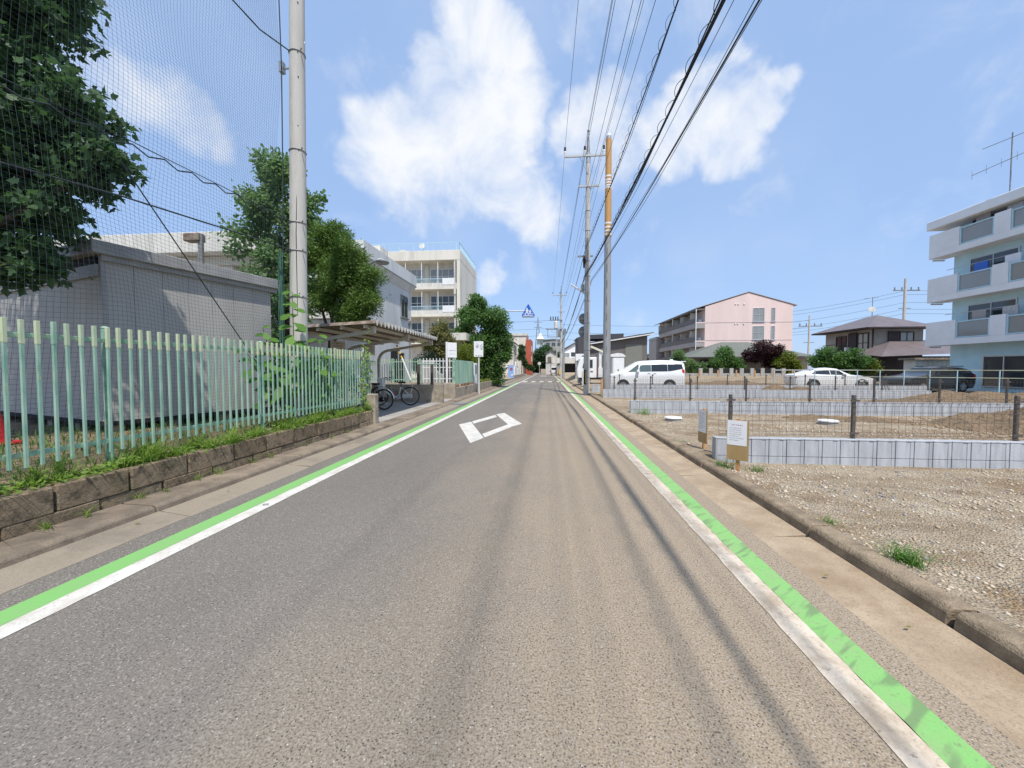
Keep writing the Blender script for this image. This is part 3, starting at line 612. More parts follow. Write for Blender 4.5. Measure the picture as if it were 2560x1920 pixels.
# ground-floor entrance block right of the hall
eb = T('school_entrance', 'cream school entrance with glazed doors behind the round bush', 'building', (-8.2, 30, .3))
P(eb, 'wall', MB().box(-9.9, 30, .3, -6.6, 34, 3.6), m_cream); P(eb, 'canopy', MB().box(-10.6, 28.2, 3.62, -6.0, 34.1, 4.15), m_whtd)
wing(eb, '-y', -9.5, -6.8, .4, 3.2, 30, 4, 3, m_wht, m_glass, .07)
# ------------------------------------------------------------------ bicycle shelter
sh = T('bicycle_shelter', 'open bicycle shelter with rusty corrugated roof and curved ivory posts', 'shelter', (-6.7, 12.4, .09))
def shz(x): return 2.66 + (x + 4.45) * .05
y0s, per = 9.62, .245; prof = []
for k in range(23):
    y = y0s + k * per; prof += [(y, 0), (y + .05, 0), (y + .12, .095), (y + .175, .095)]
rf = MB(); n = len(prof); xsR = (-4.42, -7.1)
vs = [(x, y, shz(x) + z + e) for x in xsR for e in (0, .006) for (y, z) in prof]; fs = []
for k in range(n - 1): fs += [(k, k + 1, 2 * n + k + 1, 2 * n + k), (n + k, 3 * n + k, 3 * n + k + 1, n + k + 1), (k, n + k, n + k + 1, k + 1), (2 * n + k, 2 * n + k + 1, 3 * n + k + 1, 3 * n + k)]
rf.add(vs, fs); P(sh, 'roof_sheet', rf, m_rust)
edge = MB()
for k in range(23):
    y = y0s + k * per; zt = shz(-4.4); edge.prism([(-4.405, y - .012, zt + .10), (-4.405, y + .205, zt + .10), (-4.395, y + .115, zt - .045), (-4.395, y + .08, zt - .045)], (-.02, 0, 0))
P(sh, 'roof_edge_closure', edge, m_whtd)
for y in (9.9, 12.4, 15.0):
    pts = [(-6.75, y, .09), (-6.75, y, 1.75)]
    for a in np.linspace(0, math.pi / 2 * .93, 7): pts.append((-6.75 + .45 * (1 - math.cos(a)), y, 1.78 + .45 * math.sin(a)))
    pts.append((-4.58, y, 2.50)); mb = MB()
    for a, b in zip(pts[:-1], pts[1:]): mb.beam(a, b, .09, .11, (0, 1, 0)) if False else mb.beam(a, b, .10, .09, (-(b[2] - a[2]), 0, b[0] - a[0]))
    P(sh, 'post_and_arm', mb, m_shelt)
    P(sh, 'end_plate', MB().box(-4.62, y - .06, 2.44, -4.54, y + .06, 2.62), m_shelt)
for x in (-4.72, -5.35, -6.0, -6.65): P(sh, 'purlin', MB().beam((x, 9.66, shz(x) - .045), (x, 15.2, shz(x) - .045), .06, .08), m_shelt)
rg = random.Random(11)
for yb, lab in ((11.75, 'near ivory notice board hanging at the back of the bicycle shelter'), (13.95, 'far ivory notice board hanging at the back of the bicycle shelter')):
    nb_ = T('notice_board', lab, 'notice board', (-6.62, yb, 2.05)); P(nb_, 'board', MB().box(-6.64, yb - .42, 2.02, -6.61, yb + .42, 2.38), m_shelt)
    g = MB()
    for q in range(3): glyphs(g, (-6.608, yb - .36, 2.28 - q * .09), (0, 1, 0), (0, 0, 1), 9, .062, rg)
    P(nb_, 'writing', g, m_ink)
wb = T('notice_board', 'small white notice with four lines of writing beside the green fence end', 'notice board', (-6.72, 10.0, 1.3))
P(wb, 'board', MB().box(-6.4, 12.31, 1.28, -6.02, 12.33, 1.86), m_paper); g = MB()
for q in range(4): glyphs(g, (-6.37, 12.308, 1.75 - q * .13), (1, 0, 0), (0, 0, 1), 5, .06, rg)
P(wb, 'writing', g, m_ink); P(wb, 'hanger', MB().cyl((-6.2, 12.32, 1.86), (-6.2, 12.36, 2.3), .006, n=5), m_steeld)

# ------------------------------------------------------------------ bicycles (built along +x, rear wheel at the origin)
def bicycle(label, frame_m, basket, mirror):
    b = T('bicycle', label, 'bicycle', (0, 0, 0), 'bicycles parked under the shelter'); r = .34
    for x, nm in ((0, 'rear'), (1.12, 'front')):
        wh = P(b, 'wheel', MB().ring((x, 0, r), (0, 1, 0), r - .022, .025, 36, 8), m_black, True)
        P(wh, 'rim', MB().ring((x, 0, r), (0, 1, 0), r - .047, .011, 36, 6), m_chrome, True)
        sp_ = MB()
        for k in range(18):
            a = 2 * math.pi * k / 18; sp_.cyl((x, .02 * (-1) ** k, r), (x + math.cos(a) * (r - .05), 0, r + math.sin(a) * (r - .05)), .0022, n=4, caps=False)
        P(wh, 'spokes', sp_, m_chrome); P(wh, 'hub', MB().cyl((x, -.05, r), (x, .05, r), .022, n=8), m_chrome)
        fn = MB()
        for k in range(12):
            a0, a1 = [math.pi * (.02 + .86 * q / 12) if x == 0 else math.pi * (.12 + .78 * q / 12) for q in (k, k + 1)]
            if x == 0: a0, a1 = math.pi - a0 + .5 * .0, math.pi - a1
            c0, c1 = [(x + math.cos(a) * (r + .018), r + math.sin(a) * (r + .018)) for a in (a0, a1)]
            fn.add([(c0[0], -.028, c0[1]), (c0[0], .028, c0[1]), (c1[0], .028, c1[1]), (c1[0], -.028, c1[1])], [(0, 1, 2, 3)])
        P(b, 'mudguard', fn, m_chrome)
    bb, seat_t, head_b, head_t = (.43, 0, .30), (.33, 0, .68), (.97, 0, .62), (.92, 0, .82)
    fr = MB().tube([head_b, (.78, 0, .42), (.58, 0, .31), bb], .034, 8).cyl(bb, seat_t, .018).cyl(head_b, head_t, .022)
    for sgn in (-1, 1): fr.cyl(bb, (0, .05 * sgn, r), .009).cyl(seat_t, (0, .05 * sgn, r), .008).tube([head_b, (1.02, .05 * sgn, .55), (1.12, .05 * sgn, r)], .011, 6)
    P(b, 'frame', fr, frame_m, True)
    P(b, 'saddle', MB().add([(.18, -.1, .86), (.18, .1, .86), (.34, .06, .87), (.46, .015, .86), (.46, -.015, .86), (.34, -.06, .87), (.18, -.09, .80), (.18, .09, .80), (.44, 0, .82)], [(0, 1, 2, 5), (2, 3, 4, 5), (0, 6, 7, 1), (1, 7, 8, 3, 2), (0, 5, 4, 8, 6), (6, 8, 7), (3, 8, 4)]).cyl((.33, 0, .66), (.31, 0, .82), .013), m_black)
    P(b, 'handlebar', MB().cyl((.92, 0, .8), (.90, 0, .98), .014).tube([(.72, -.27, .99), (.84, -.24, 1.02), (.93, -.12, 1.0), (.90, 0, .98), (.93, .12, 1.0), (.84, .24, 1.02), (.72, .27, .99)], .012, 6), m_chrome, True)
    P(b, 'grip', MB().cyl((.73, -.27, .99), (.83, -.245, 1.015), .019).cyl((.73, .27, .99), (.83, .245, 1.015), .019), m_black)
    P(b, 'carrier', MB().box(-.28, -.07, .735, .2, -.055, .75).box(-.28, .055, .735, .2, .07, .75).box(-.28, -.07, .735, -.265, .07, .75).box(-.05, -.07, .735, -.035, .07, .75).cyl((-.1, -.06, .74), (0, -.06, r), .006, n=5).cyl((-.1, .06, .74), (0, .06, r), .006, n=5), m_chrome)
    P(b, 'stand', MB().cyl((0, -.06, r), (.03, -.17, .005), .009, n=6), m_chrome)
    P(b, 'chain_case', MB().prism([(-.06, -.055, .28), (.5, -.055, .22), (.54, -.055, .33), (.42, -.055, .40), (-.06, -.055, .40)], (0, -.02, 0)), frame_m)
    P(b, 'crank', MB().cyl((.43, -.10, .30), (.43, .10, .30), .012, n=6).beam((.43, -.10, .30), (.55, -.10, .18), .02, .012).box(.50, -.18, .165, .60, -.10, .185).beam((.43, .10, .30), (.31, .10, .42), .02, .012).box(.26, .10, .41, .36, .18, .43), m_steeld)
    P(b, 'rear_reflector', MB().box(-.37, -.03, .50, -.355, .03, .56), m_red)
    if basket:
        bk = MB(); x0, x1, z0, z1 = 1.0, 1.28, .78, 1.02
        for z in np.linspace(z0, z1, 6): t = (z - z0) * .15; bk.tube([(x0 - t, -.15 - t, z), (x1 + t, -.15 - t, z), (x1 + t, .15 + t, z), (x0 - t, .15 + t, z), (x0 - t, -.15 - t, z)], .003, 4)
        for k in range(11):
            x = x0 + (x1 - x0) * k / 10
            for s_ in (-1, 1): bk.cyl((x, .15 * s_, z0), (x, .19 * s_, z1), .0025, n=4)
            yy = -.15 + .03 * k; bk.cyl((x1, yy, z0), (x1 + .035, yy * 1.2, z1), .0025, n=4); bk.cyl((x0, yy, z0), (x0 - .035, yy * 1.2, z1), .0025, n=4); bk.cyl((x, -.15, z0), (x, .15, z0), .0025, n=4)
        P(b, 'basket', bk, m_black)
    else:
        P(b, 'front_panel', MB().prism([(.92, -.15, .52), (1.10, -.15, .60), (1.16, -.15, .98), (.94, -.15, 1.0)], (0, .30, 0)), m_wht, bevel=.02)
        P(b, 'headlamp', MB().ball((1.12, 0, 1.0), (.05, .05, .05), 10, 6), m_chrome, True)
    if mirror: P(b, 'mirror', MB().disc((.80, -.36, 1.20), (1, 0, 0), .055, .015, 16).cyl((.83, -.25, 1.02), (.80, -.36, 1.17), .006, n=5), m_chrome)
    return b
b1 = bicycle('white and silver city bicycle with headlamp and mirror, nearer the low wall', m_wht, False, True); b1.location = (-5.30, 14.55, .09); b1.rotation_euler = (0, 0, R(188)); b1.scale = (1.06,) * 3
b2 = bicycle('dark bicycle with a wire basket half hidden by the fence end', m_black, True, False); b2.location = (-5.62, 12.85, .09); b2.rotation_euler = (0, 0, R(176)); b2.scale = (1.06,) * 3

# ------------------------------------------------------------------ second green fence, low walls, gate and boards
f2 = T('picket_fence', 'far green picket fence standing on a low wall behind the bicycles', 'fence', (-7.4, 17.2, .8))
A, B = Vector((-9.4, 16.7, 0)), Vector((-5.95, 17.65, 0)); L2 = (B - A).length; rz2 = math.atan2((B - A).y, (B - A).x)
pk2 = mesh('picket', MB().box(-.014, -.012, 0, .014, .012, 1.05))
for k in range(int(L2 / .105)):
    p = A + (B - A) * (k * .105 / L2); PD(f2, 'picket', pk2, m_picket, (p.x, p.y, .90), rz2)
for z in (1.0, 1.83): P(f2, 'rail', MB().beam((A.x, A.y + .02, z), (B.x, B.y + .02, z), .025, .045), m_rail)
for t in (0, .33, .66, 1): p = A + (B - A) * t; P(f2, 'post', MB().box(p.x - .045, p.y - .03, .8, p.x + .045, p.y + .06, 1.97), m_rail)
O('low_wall', MB().prism([(-9.6, 16.55, 0), (-5.85, 17.5, 0), (-5.85, 17.75, 0), (-9.6, 16.8, 0)], (0, 0, .86)), m_oldwall, 'low concrete wall under the far green picket fence', 'wall', (-7.5, 17.2, .09))
gw = O('low_wall', MB().box(-8.2, 15.85, .0, -4.36, 16.03, .84), m_oldwall, 'waist-high stained concrete wall at the end of the bicycle shelter', 'wall', (-5, 15.9, .09), bevel=.008)
fr_ = T('rail_frame', 'dark brown frame with a pale green top rail on the shelter wall', 'rail', (-5.3, 15.94, .84))
for x in (-5.44, -4.86): P(fr_, 'post', MB().box(x - .055, 15.89, .84, x + .055, 15.99, 1.68), m_brown)
P(fr_, 'top_rail', MB().cyl((-5.45, 15.94, 1.70), (-4.52, 15.94, 1.70), .022, n=8), m_rail); P(fr_, 'end_post', MB().cyl((-4.55, 15.94, .84), (-4.55, 15.94, 1.69), .02, n=8), m_rail)
cw = T('concrete_wall', 'stained low concrete roadside wall under the green sheet panels', 'wall', (-4.5, 26, .09))
P(cw, 'corner_pier', MB().box(-5.6, 18.02, .0, -4.38, 18.32, .82), m_oldwall, bevel=.012); P(cw, 'wall', MB().box(-4.62, 18.33, .0, -4.40, 36, .58), m_oldwall, bevel=.012)
for y in np.arange(20.5, 36, 2.4): P(cw, 'joint', MB().box(-4.404, y, .09, -4.396, y + .03, .57), m_mortar)
gp = T('sheet_fence', 'three weathered green sheet panels standing on the roadside wall', 'fence', (-4.5, 20.8, .7))
for k, (ya, yb) in enumerate(((18.55, 20.6), (20.66, 21.75), (21.81, 23.1))):
    P(gp, 'panel', MB().box(-4.53, ya, .72, -4.49, yb, 1.94), m_teal); P(gp, 'leg', MB().box(-4.56, ya + .2, .58, -4.46, ya + .7, .72).box(-4.56, yb - .5, .58, -4.46, yb - .15, .72), pm('brick foot', (.30, .16, .09), .9, .2))
P(gp, 'post', MB().box(-4.60, 18.42, .58, -4.48, 18.53, 2.0).box(-4.60, 23.12, .58, -4.48, 23.2, 1.95), m_rail)
cb = T('utility_cabinet', 'white louvred utility cabinet at the end of the green panels', 'cabinet', (-4.5, 23.8, .58))
P(cb, 'body', MB().box(-4.78, 23.35, .58, -4.46, 24.4, 1.85), m_wht, bevel=.03)
for z in np.arange(1.2, 1.75, .05): P(cb, 'louvre', MB().box(-4.458, 23.5, z, -4.45, 24.25, z + .025), m_steeld)
gt = T('white_gate', 'white picket gate between the sign board and the stained wall', 'gate', (-5.2, 18.6, .8))
for x in np.arange(-6.1, -4.6, .165): P(gt, 'bar', MB().box(x, 18.55, .82, x + .035, 18.58, 2.02), m_wht)
for z in (1.0, 1.55, 1.86): P(gt, 'rail', MB().box(-6.15, 18.58, z, -4.55, 18.60, z + .04), m_wht)
sg = T('school_sign', 'white upright name board on posts beside the gate', 'sign', (-4.75, 18.75, .8))
P(sg, 'board', MB().add([(-4.86, 18.42, 2.05), (-4.47, 18.78, 2.05), (-4.50, 18.81, 2.05), (-4.89, 18.45, 2.05), (-4.86, 18.42, 2.78), (-4.47, 18.78, 2.78), (-4.50, 18.81, 2.78), (-4.89, 18.45, 2.78)], [(0, 3, 2, 1), (4, 5, 6, 7), (0, 1, 5, 4), (1, 2, 6, 5), (2, 3, 7, 6), (3, 0, 4, 7)]), m_paper)
rtv = Vector((.39, .36, 0)).normalized(); P(sg, 'writing', glyphs(glyphs(MB(), Vector((-4.86, 18.42, 2.36)) + rtv * .12, rtv, (0, 0, 1), 4, .085, rg, .004), Vector((-4.86, 18.42, 2.20)) + rtv * .12, rtv, (0, 0, 1), 7, .045, rg, .004), m_inkg)
P(sg, 'post', MB().box(-4.92, 18.40, .82, -4.83, 18.50, 2.80), m_wht); P(sg, 'post', MB().box(-4.58, 18.74, .82, -4.52, 18.80, 2.06), m_wht)
rs_ = T('route_sign', 'sun-bleached white pictorial sign on a thin white pole by the kerb', 'sign', (-4.02, 22.4, .09))
P(rs_, 'pole', MB().cyl((-4.02, 22.4, .0), (-4.02, 22.4, 2.9), .034, n=12), m_wht, True)
P(rs_, 'plate', MB().box(-4.30, 22.34, 2.20, -3.75, 22.36, 3.10), m_paper, bevel=.004)
pic = MB(); rq = random.Random(4)
for k in range(26): a, b = rq.uniform(-4.24, -3.82), rq.gauss(2.76, .10); pic.quad(*[(a + dx, 22.337, b + dz) for dx, dz in ((0, 0), (rq.uniform(.02, .09), rq.uniform(-.02, .02)), (rq.uniform(.02, .09), rq.uniform(.02, .06)), (0, rq.uniform(.01, .05)))])
P(rs_, 'faded_picture', pic, m_inkg); P(rs_, 'small_print', MB().box(-4.2, 22.336, 2.25, -4.12, 22.339, 2.28).box(-4.05, 22.336, 2.24, -3.97, 22.339, 2.28).box(-3.9, 22.336, 2.25, -3.82, 22.339, 2.28), m_ink)
sbp = T('barrier_pole', 'leaning white pole with yellow and black stripes at its top', 'pole', (-6.05, 16.6, 1.0))
p0, p1 = Vector((-6.0, 16.55, 1.0)), Vector((-6.62, 16.55, 2.55)); P(sbp, 'shaft', MB().cyl(p0, p0 + (p1 - p0) * .62, .035, n=10), m_wht)
for k in range(6): P(sbp, 'stripe', MB().cyl(p0 + (p1 - p0) * (.62 + k * .063), p0 + (p1 - p0) * (.62 + (k + 1) * .063), .036, n=10), m_black if k % 2 else m_yel)
O('curved_wall', MB().prism([(-6.6, 19.3, .3), (-5.3, 19.3, .3), (-5.3, 19.3, 1.2), (-5.55, 19.3, 1.28), (-5.72, 19.3, 1.48), (-5.8, 19.3, 1.95), (-6.6, 19.3, 1.95)], (0, .25, 0)), m_conc, 'pale concrete wall with a curved shoulder under the round bush', 'wall', (-6, 19.4, .3))
pl = T('street_lamp', 'street lamp with a curved arm in front of the concrete hall', 'street lamp', (-8.2, 15.4, .09))
P(pl, 'arm', MB().tube([(-8.3, 15.4, .09), (-8.3, 15.4, 4.9), (-8.1, 15.35, 5.35), (-7.4, 15.2, 5.62), (-6.75, 15.05, 5.82)], .035, 8), m_steeld, True)
P(pl, 'shade', MB().cyl((-6.55, 15.0, 5.80), (-6.55, 15.0, 5.72), .06, .27, n=16).cyl((-6.55, 15.0, 5.72), (-6.55, 15.0, 5.66), .27, .24, n=16), m_steeld, True); P(pl, 'neck', MB().cyl((-6.75, 15.05, 5.82), (-6.55, 15.0, 5.84), .05, n=8), m_whtd)
fl = T('flood_lamp', 'brown lamp post with a box lamp above the shed roof', 'lamp', (-11.45, 12, .42))
P(fl, 'post', MB().cyl((-11.45, 12, .4), (-11.45, 12, 5.95), .085, n=10), m_steeld); P(fl, 'head', MB().box(-11.95, 11.85, 5.7, -11.4, 12.15, 5.95), m_rust, bevel=.02)

# ------------------------------------------------------------------ utility poles and overhead cables
pole_at = {}
def upole(label, x, y, h, arm_z, low_z, r0=.19, far=False):
    t = T('utility_pole', label, 'utility pole', (x, y, 0), 'concrete utility poles along the road')
    P(t, 'shaft', MB().cyl((x, y, -.05), (x, y, h - 1.3), r0, r0 * .62, n=18), m_pole, True)
    P(t, 'top_spike', MB().cyl((x, y, h - 1.32), (x, y, h), r0 * .5, .04, n=12).ball((x, y, h + .03), (.07, .07, .08), 8, 6), m_steeld, True)
    P(t, 'collar', MB().cyl((x, y, h - 1.75), (x, y, h - 1.2), r0 * .68, n=14), m_steel)
    P(t, 'crossarm', MB().box(x - 1.35, y - .15, arm_z - .05, x + .95, y - .06, arm_z + .05), m_steel)
    P(t, 'brace', MB().cyl((x - .5, y - .1, arm_z), (x - .02, y - .13, arm_z - 1.0), .018, n=6), m_steel)
    for ix in (-1.3, -.2, .85):
        i_ = P(t, 'insulator', MB().cyl((x + ix, y - .1, arm_z + .05), (x + ix, y - .1, arm_z + .28), .06, .075, n=10).cyl((x + ix, y - .1, arm_z + .2), (x + ix, y - .1, arm_z + .3), .085, .06, n=10), m_wht, True)
        P(i_, 'cap', MB().cyl((x + ix, y - .1, arm_z + .3), (x + ix, y - .1, arm_z + .52), .07, .055, n=10), m_black)
    P(t, 'lower_arm', MB().box(x - .55, y - .15, low_z - .05, x + .60, y - .06, low_z + .05), m_steel)
    for k, z in enumerate(np.arange(2.2, h - 3, .45)):
        r = r0 * (1 - .38 * z / h); P(t, 'step_bolt', MB().cyl((x + (r if k % 2 else -r), y, z), (x + (r + .13 if k % 2 else -r - .13), y, z), .009, n=5), m_steeld)
    for z in (1.0, 2.55, 4.1, 5.35, 6.75, 7.6, 9.3, 10.4): P(t, 'band', MB().ring((x, y, z), (0, 0, 1), r0 * (1 - .38 * z / h) + .003, .012, 20, 5), m_steeld)
    sl_ = MB()
    for z in np.arange(1.9, h - 2, 1.15): r = r0 * (1 - .38 * z / h); sl_.box(x - .012, y - r - .004, z, x + .012, y - r + .02, z + .5)
    P(t, 'cable_slot', sl_, m_steeld, kind='stuff')
    return t
PX, PY = 2.21, 22.6
up1 = upole('grey concrete utility pole with yellow and black guard beside the kerb', PX, PY, 14.8, 13.42, 11.75)
gd = P(up1, 'stripe_guard', MB().cyl((PX - .10, PY - .17, .62), (PX - .10, PY - .17, 1.42), .075, n=10), m_black); P(gd, 'yellow_stripe', MB().box(PX - .085, PY - .265, .68, PX - .055, PY - .235, 1.36), m_yel)
P(up1, 'lamp_arm', MB().cyl((PX - .1, PY - .1, 5.72), (PX - .55, PY - .25, 6.05), .03, n=8), m_steel); P(up1, 'lamp_tube', MB().cyl((PX - .45, PY - .2, 5.95), (PX - .95, PY - .4, 6.25), .045, n=10), m_wht)
P(up1, 'cable_closure', MB().beam((PX - .22, PY - .35, 7.72), (PX - .14, PY + .25, 7.35), .14, .16), m_black)
P(up1, 'cable_clamp', MB().box(PX - .55, PY - .05, 7.85, PX + .3, PY + .05, 7.93).box(PX - .35, PY - .1, 5.9, PX - .18, PY + .2, 6.3), m_steeld)
for z, lab in ((4.38, 'upper round road sign seen from behind on the utility pole'), (3.64, 'lower round road sign seen from behind on the utility pole')):
    rd = T('round_sign', lab, 'sign', (PX - .12, PY + .25, z), 'round signs facing away on the utility pole'); P(rd, 'plate', MB().disc((PX - .14, PY + .26, z), (0, 1, 0), .33, .012, 28), m_steeld, True); P(rd, 'bracket', MB().box(PX - .36, PY + .20, z - .03, PX + .1, PY + .252, z + .03), m_steel)
QX, QY = 2.98, 20.2
st = T('steel_pole', 'plain steel pole with an orange cable sleeve on its upper half', 'pole', (QX, QY, 0))
P(st, 'shaft', MB().cyl((QX, QY, -.05), (QX, QY, 8.1), .20, .165, n=20), pm('grey painted steel', (.285, .295, .30), .6, .1, 2, grime=(.24, .245, .25), gs=3, streak=True), True)
P(st, 'upper_shaft', MB().cyl((QX, QY, 8.1), (QX, QY, 13.1), .15, .12, n=18), m_steel, True); P(st, 'cap', MB().ball((QX, QY, 13.1), (.12, .12, .16), 12, 6), m_paper, True)
P(st, 'orange_sleeve', MB().cyl((QX, QY, 8.15), (QX, QY, 12.95), .172, .142, n=20), m_orange, True)
for z in (8.25, 8.42, 8.60, 8.80, 10.55, 10.66, 10.80, 10.93, 11.12): r = .172 - .03 * (z - 8.15) / 4.8; P(st, 'white_tape', MB().cyl((QX, QY, z - .035), (QX, QY, z + .035), r + .004, n=20), m_paper)
for z in np.arange(1.5, 8, .82): P(st, 'slot', MB().box(QX - .05, QY - .215, z, QX - .035, QY - .17, z + .36), m_steeld)
P(st, 'base_guard', MB().box(QX - .30, QY - .28, .0, QX - .22, QY - .1, 1.0), m_stake)
up3 = upole('distant utility pole with transformer and crossarms down the road', 2.05, 63, 14.6, 13.2, 10.6, .2)
for k in range(4):
    P(up3, 'fuse', MB().cyl((1.55 - k * .38, 62.8, 9.35), (1.55 - k * .38, 62.9, 9.85), .08, n=8), m_black)
P(up3, 'fuse_arm', MB().box(.2, 62.75, 9.2, 2.3, 62.9, 9.33), m_steeld)
P(up3, 'transformer', MB().cyl((1.25, 62.8, 7.95), (1.25, 62.8, 8.95), .32, n=16).cyl((1.25, 62.8, 8.95), (1.25, 62.8, 9.15), .25, .1, n=12), m_whtd, True)
P(up3, 'platform', MB().box(-.4, 62.7, 7.8, 2.3, 63.1, 7.9).box(-.1, 62.75, 6.6, .0, 62.85, 7.8).box(-.1, 62.75, 6.55, 1.9, 62.85, 6.65).box(1.5, 62.7, 6.6, 2.0, 62.9, 7.7), m_steeld)
P(up3, 'guard', MB().box(1.8, 62.7, .6, 2.0, 62.8, 1.5), m_yel)
up4 = upole('farthest utility pole at the end of the road', 2.3, 104, 12.5, 11.2, 9.0, .18)
up5 = T('utility_pole', 'short grey pole close in front of the transformer pole', 'utility pole', (2.2, 60, 0), 'concrete utility poles along the road'); P(up5, 'shaft', MB().cyl((2.35, 60, 0), (2.35, 60, 7.3), .2, .17, n=14), m_steel, True); P(up5, 'cable_box', MB().box(2.3, 59.7, 6.9, 2.7, 60.0, 7.6), m_steeld)

def sagline(a, b, sag, n):
    a, b = Vector(a), Vector(b); return [a + (b - a) * t - Vector((0, 0, 1)) * sag * 4 * t * (1 - t) for t in np.linspace(0, 1, n)]
def cable(label, pts3, r, sag=.5, bundle=None, coil=None, n=26):
    """a cable strung through a list of supports; bundle = extra strands, coil = (radius, pitch, wire radius)"""
    path = []
    for a, b in zip(pts3[:-1], pts3[1:]):
        L = (Vector(b) - Vector(a)).length; path += sagline(a, b, sag * (L / 31) ** 2 if L < 31 else sag * 1.1, n)[:-1]
    path.append(Vector(pts3[-1])); mb = MB().tube(path, r, 6)
    for k, (dx, dz, rr_) in enumerate(bundle or []): mb.tube([p + Vector((dx + .02 * math.sin(i * .9 + k * 2), 0, dz + .015 * math.sin(i * .7 + k))) for i, p in enumerate(path)], rr_, 5)
    if coil:
        cr, pitch, wr = coil; hp = []; first = path[:n]
        tot = sum((b - a).length for a, b in zip(first[:-1], first[1:])); m = int(tot / pitch * 12)
        for i in range(m):
            f = i / m * (len(first) - 1); j = int(f); p = first[j].lerp(first[min(j + 1, len(first) - 1)], f - j); a = i / 12 * 2 * math.pi
            hp.append(p + Vector((math.cos(a) * cr - cr * .6, 0, math.sin(a) * cr)))
        mb.tube(hp, wr, 4)
    return O('overhead_cable', mb, m_cable, label, 'cable', tuple(path[len(path) // 2]), 'overhead cables along the right side of the road')
YB, Y3 = -9.0, 62.85
def run(x, z, x3=None, z3=None, zb=None, dx=-.1): return [(x + .14, YB, zb or z), (x, PY - .1, z), (x3 if x3 is not None else x + dx, Y3, z3 or z - .3)]
cable('leftmost high wire on the upper crossarm', run(PX - 1.3, 13.95), .008, .35)
cable('second high wire from the left, on the middle insulator', run(PX - .2, 13.95), .008, .35)
cable('third high wire on the right end of the upper crossarm', run(PX + .85, 13.95), .008, .35)
cable('topmost earth wire fixed to the pole tip', run(PX, 14.82, zb=14.9), .009, .3)
cable('wire on the left end of the lower crossarm', run(PX - .5, 11.8), .008, .4)
cable('wire just left of the pole shaft at the lower crossarm', run(PX - .08, 11.55), .008, .4)
cable('wire just right of the pole shaft at the lower crossarm', run(PX + .12, 11.5), .008, .4)
cable('wire on the right end of the lower crossarm', run(PX + .58, 11.8), .008, .4)
cable('black cable with small spiral loops, left of the thick bundle', run(PX - .12, 8.3, 1.9, 7.2), .013, .55, [(.02, -.02, .007)], (.05, .45, .0045))
cable('thick bundle of black telephone cables with spiral wrap', run(PX - .14, 6.75, 1.95, 5.6), .018, .62, [(.03, .01, .010), (-.022, .02, .010), (.005, .032, .008), (.015, -.026, .010)], (.055, .50, .005))
cable('thin drop wire just right of the thick bundle', run(PX + .16, 6.95, 2.2, 5.9), .005, .5)
cable('rightmost pair of black cables under the bundle', run(PX + .24, 6.55, 2.25, 5.3), .013, .55, [(.055, .01, .006), (-.035, .02, .005)])
# crossing sign on its overhead arm
xs = T('crossing_sign', 'blue triangular school crossing sign hung on an arm over the road', 'sign', (-4.15, 32, .09))
P(xs, 'mast', MB().cyl((-4.18, 32.1, 0), (-4.18, 32.1, 6.6), .09, .07, n=12), m_steel, True); P(xs, 'arm', MB().cyl((-4.18, 32.1, 6.27), (-1.9, 32.1, 6.25), .045, n=8), m_steel)
P(xs, 'plate', MB().prism([(-2.14, 32.0, 5.80), (-1.12, 32.0, 5.80), (-1.10, 32.0, 5.9), (-1.60, 32.0, 6.78), (-1.66, 32.0, 6.78), (-2.16, 32.0, 5.9)], (0, .06, 0)), m_blue)
P(xs, 'lamp_box', MB().box(-2.12, 31.9, 5.70, -1.14, 32.1, 5.79), m_steel)
fg = MB(); yF = 31.993
def walker(cx, z, s):
    fg.cyl((cx, yF, z + s * .84), (cx, yF - .002, z + s * .84), s * .105, n=12)
    for poly in ([(-.13, .42), (.12, .42), (.14, .72), (-.10, .74)], [(-.13, .44), (.02, .44), (-.18, .0), (-.30, .02)], [(-.02, .44), (.12, .44), (.26, .0), (.14, .0)], [(.10, .72), (.12, .62), (.30, .44), (.34, .50)], [(-.08, .73), (-.12, .64), (-.28, .46), (-.31, .53)]):
        fg.quad(*[(cx + a * s, yF, z + b * s) for a, b in poly])
walker(-1.73, 5.95, .56); walker(-1.48, 5.95, .42)
for a, b in ((-2.0, -1.93), (-1.34, -1.24)): fg.quad((a, yF, 6.0), (b, yF, 6.0), (b, yF, 6.05), (a, yF, 6.05))
fg.quad((-2.04, yF, 5.86), (-1.22, yF, 5.86), (-1.22, yF, 5.91), (-2.04, yF, 5.91))
P(xs, 'white_figures', fg, m_paper)

# ------------------------------------------------------------------ block walls with mesh fences on the plots
blk = mesh('block', MB().box(.004, -.03, .004, .150, .03, .252).box(.150, -.022, .004, .205, .03, .252).box(.205, -.027, .004, .252, .03, .252), bevel=.003); blk_c = mesh('cap_block', MB().box(.003, -.065, 0, .252, .075, .02), bevel=.003)
def blockwall(label, y, x0, x1, z0, ztop):
    t = T('block_wall', label, 'block wall', (x0, y, z0), 'pale block walls dividing the plots'); n = int((x1 - x0) / .256)
    P(t, 'core', MB().box(x0 + .006, y + .008, z0 - .25, x0 + n * .256, y + .12, ztop - .012), m_blockd)
    for r_ in range(2):
        for k in range(n): PD(t, 'block', blk, m_block, (x0 + k * .256, y + .012 + random.uniform(-.0015, .0015), ztop - .02 - .256 * (r_ + 1)))
    for k in range(n): PD(t, 'cap_block', blk_c, m_block, (x0 + k * .256, y + .045, ztop - .018))
    P(t, 'end_face', MB().box(x0 - .012, y - .012, z0 - .2, x0 + .004, y + .125, ztop), m_block)
    return t
blockwall('nearest pale block wall, behind the notice stake by the kerb', 6.28, 2.62, 13.3, .05, .43)
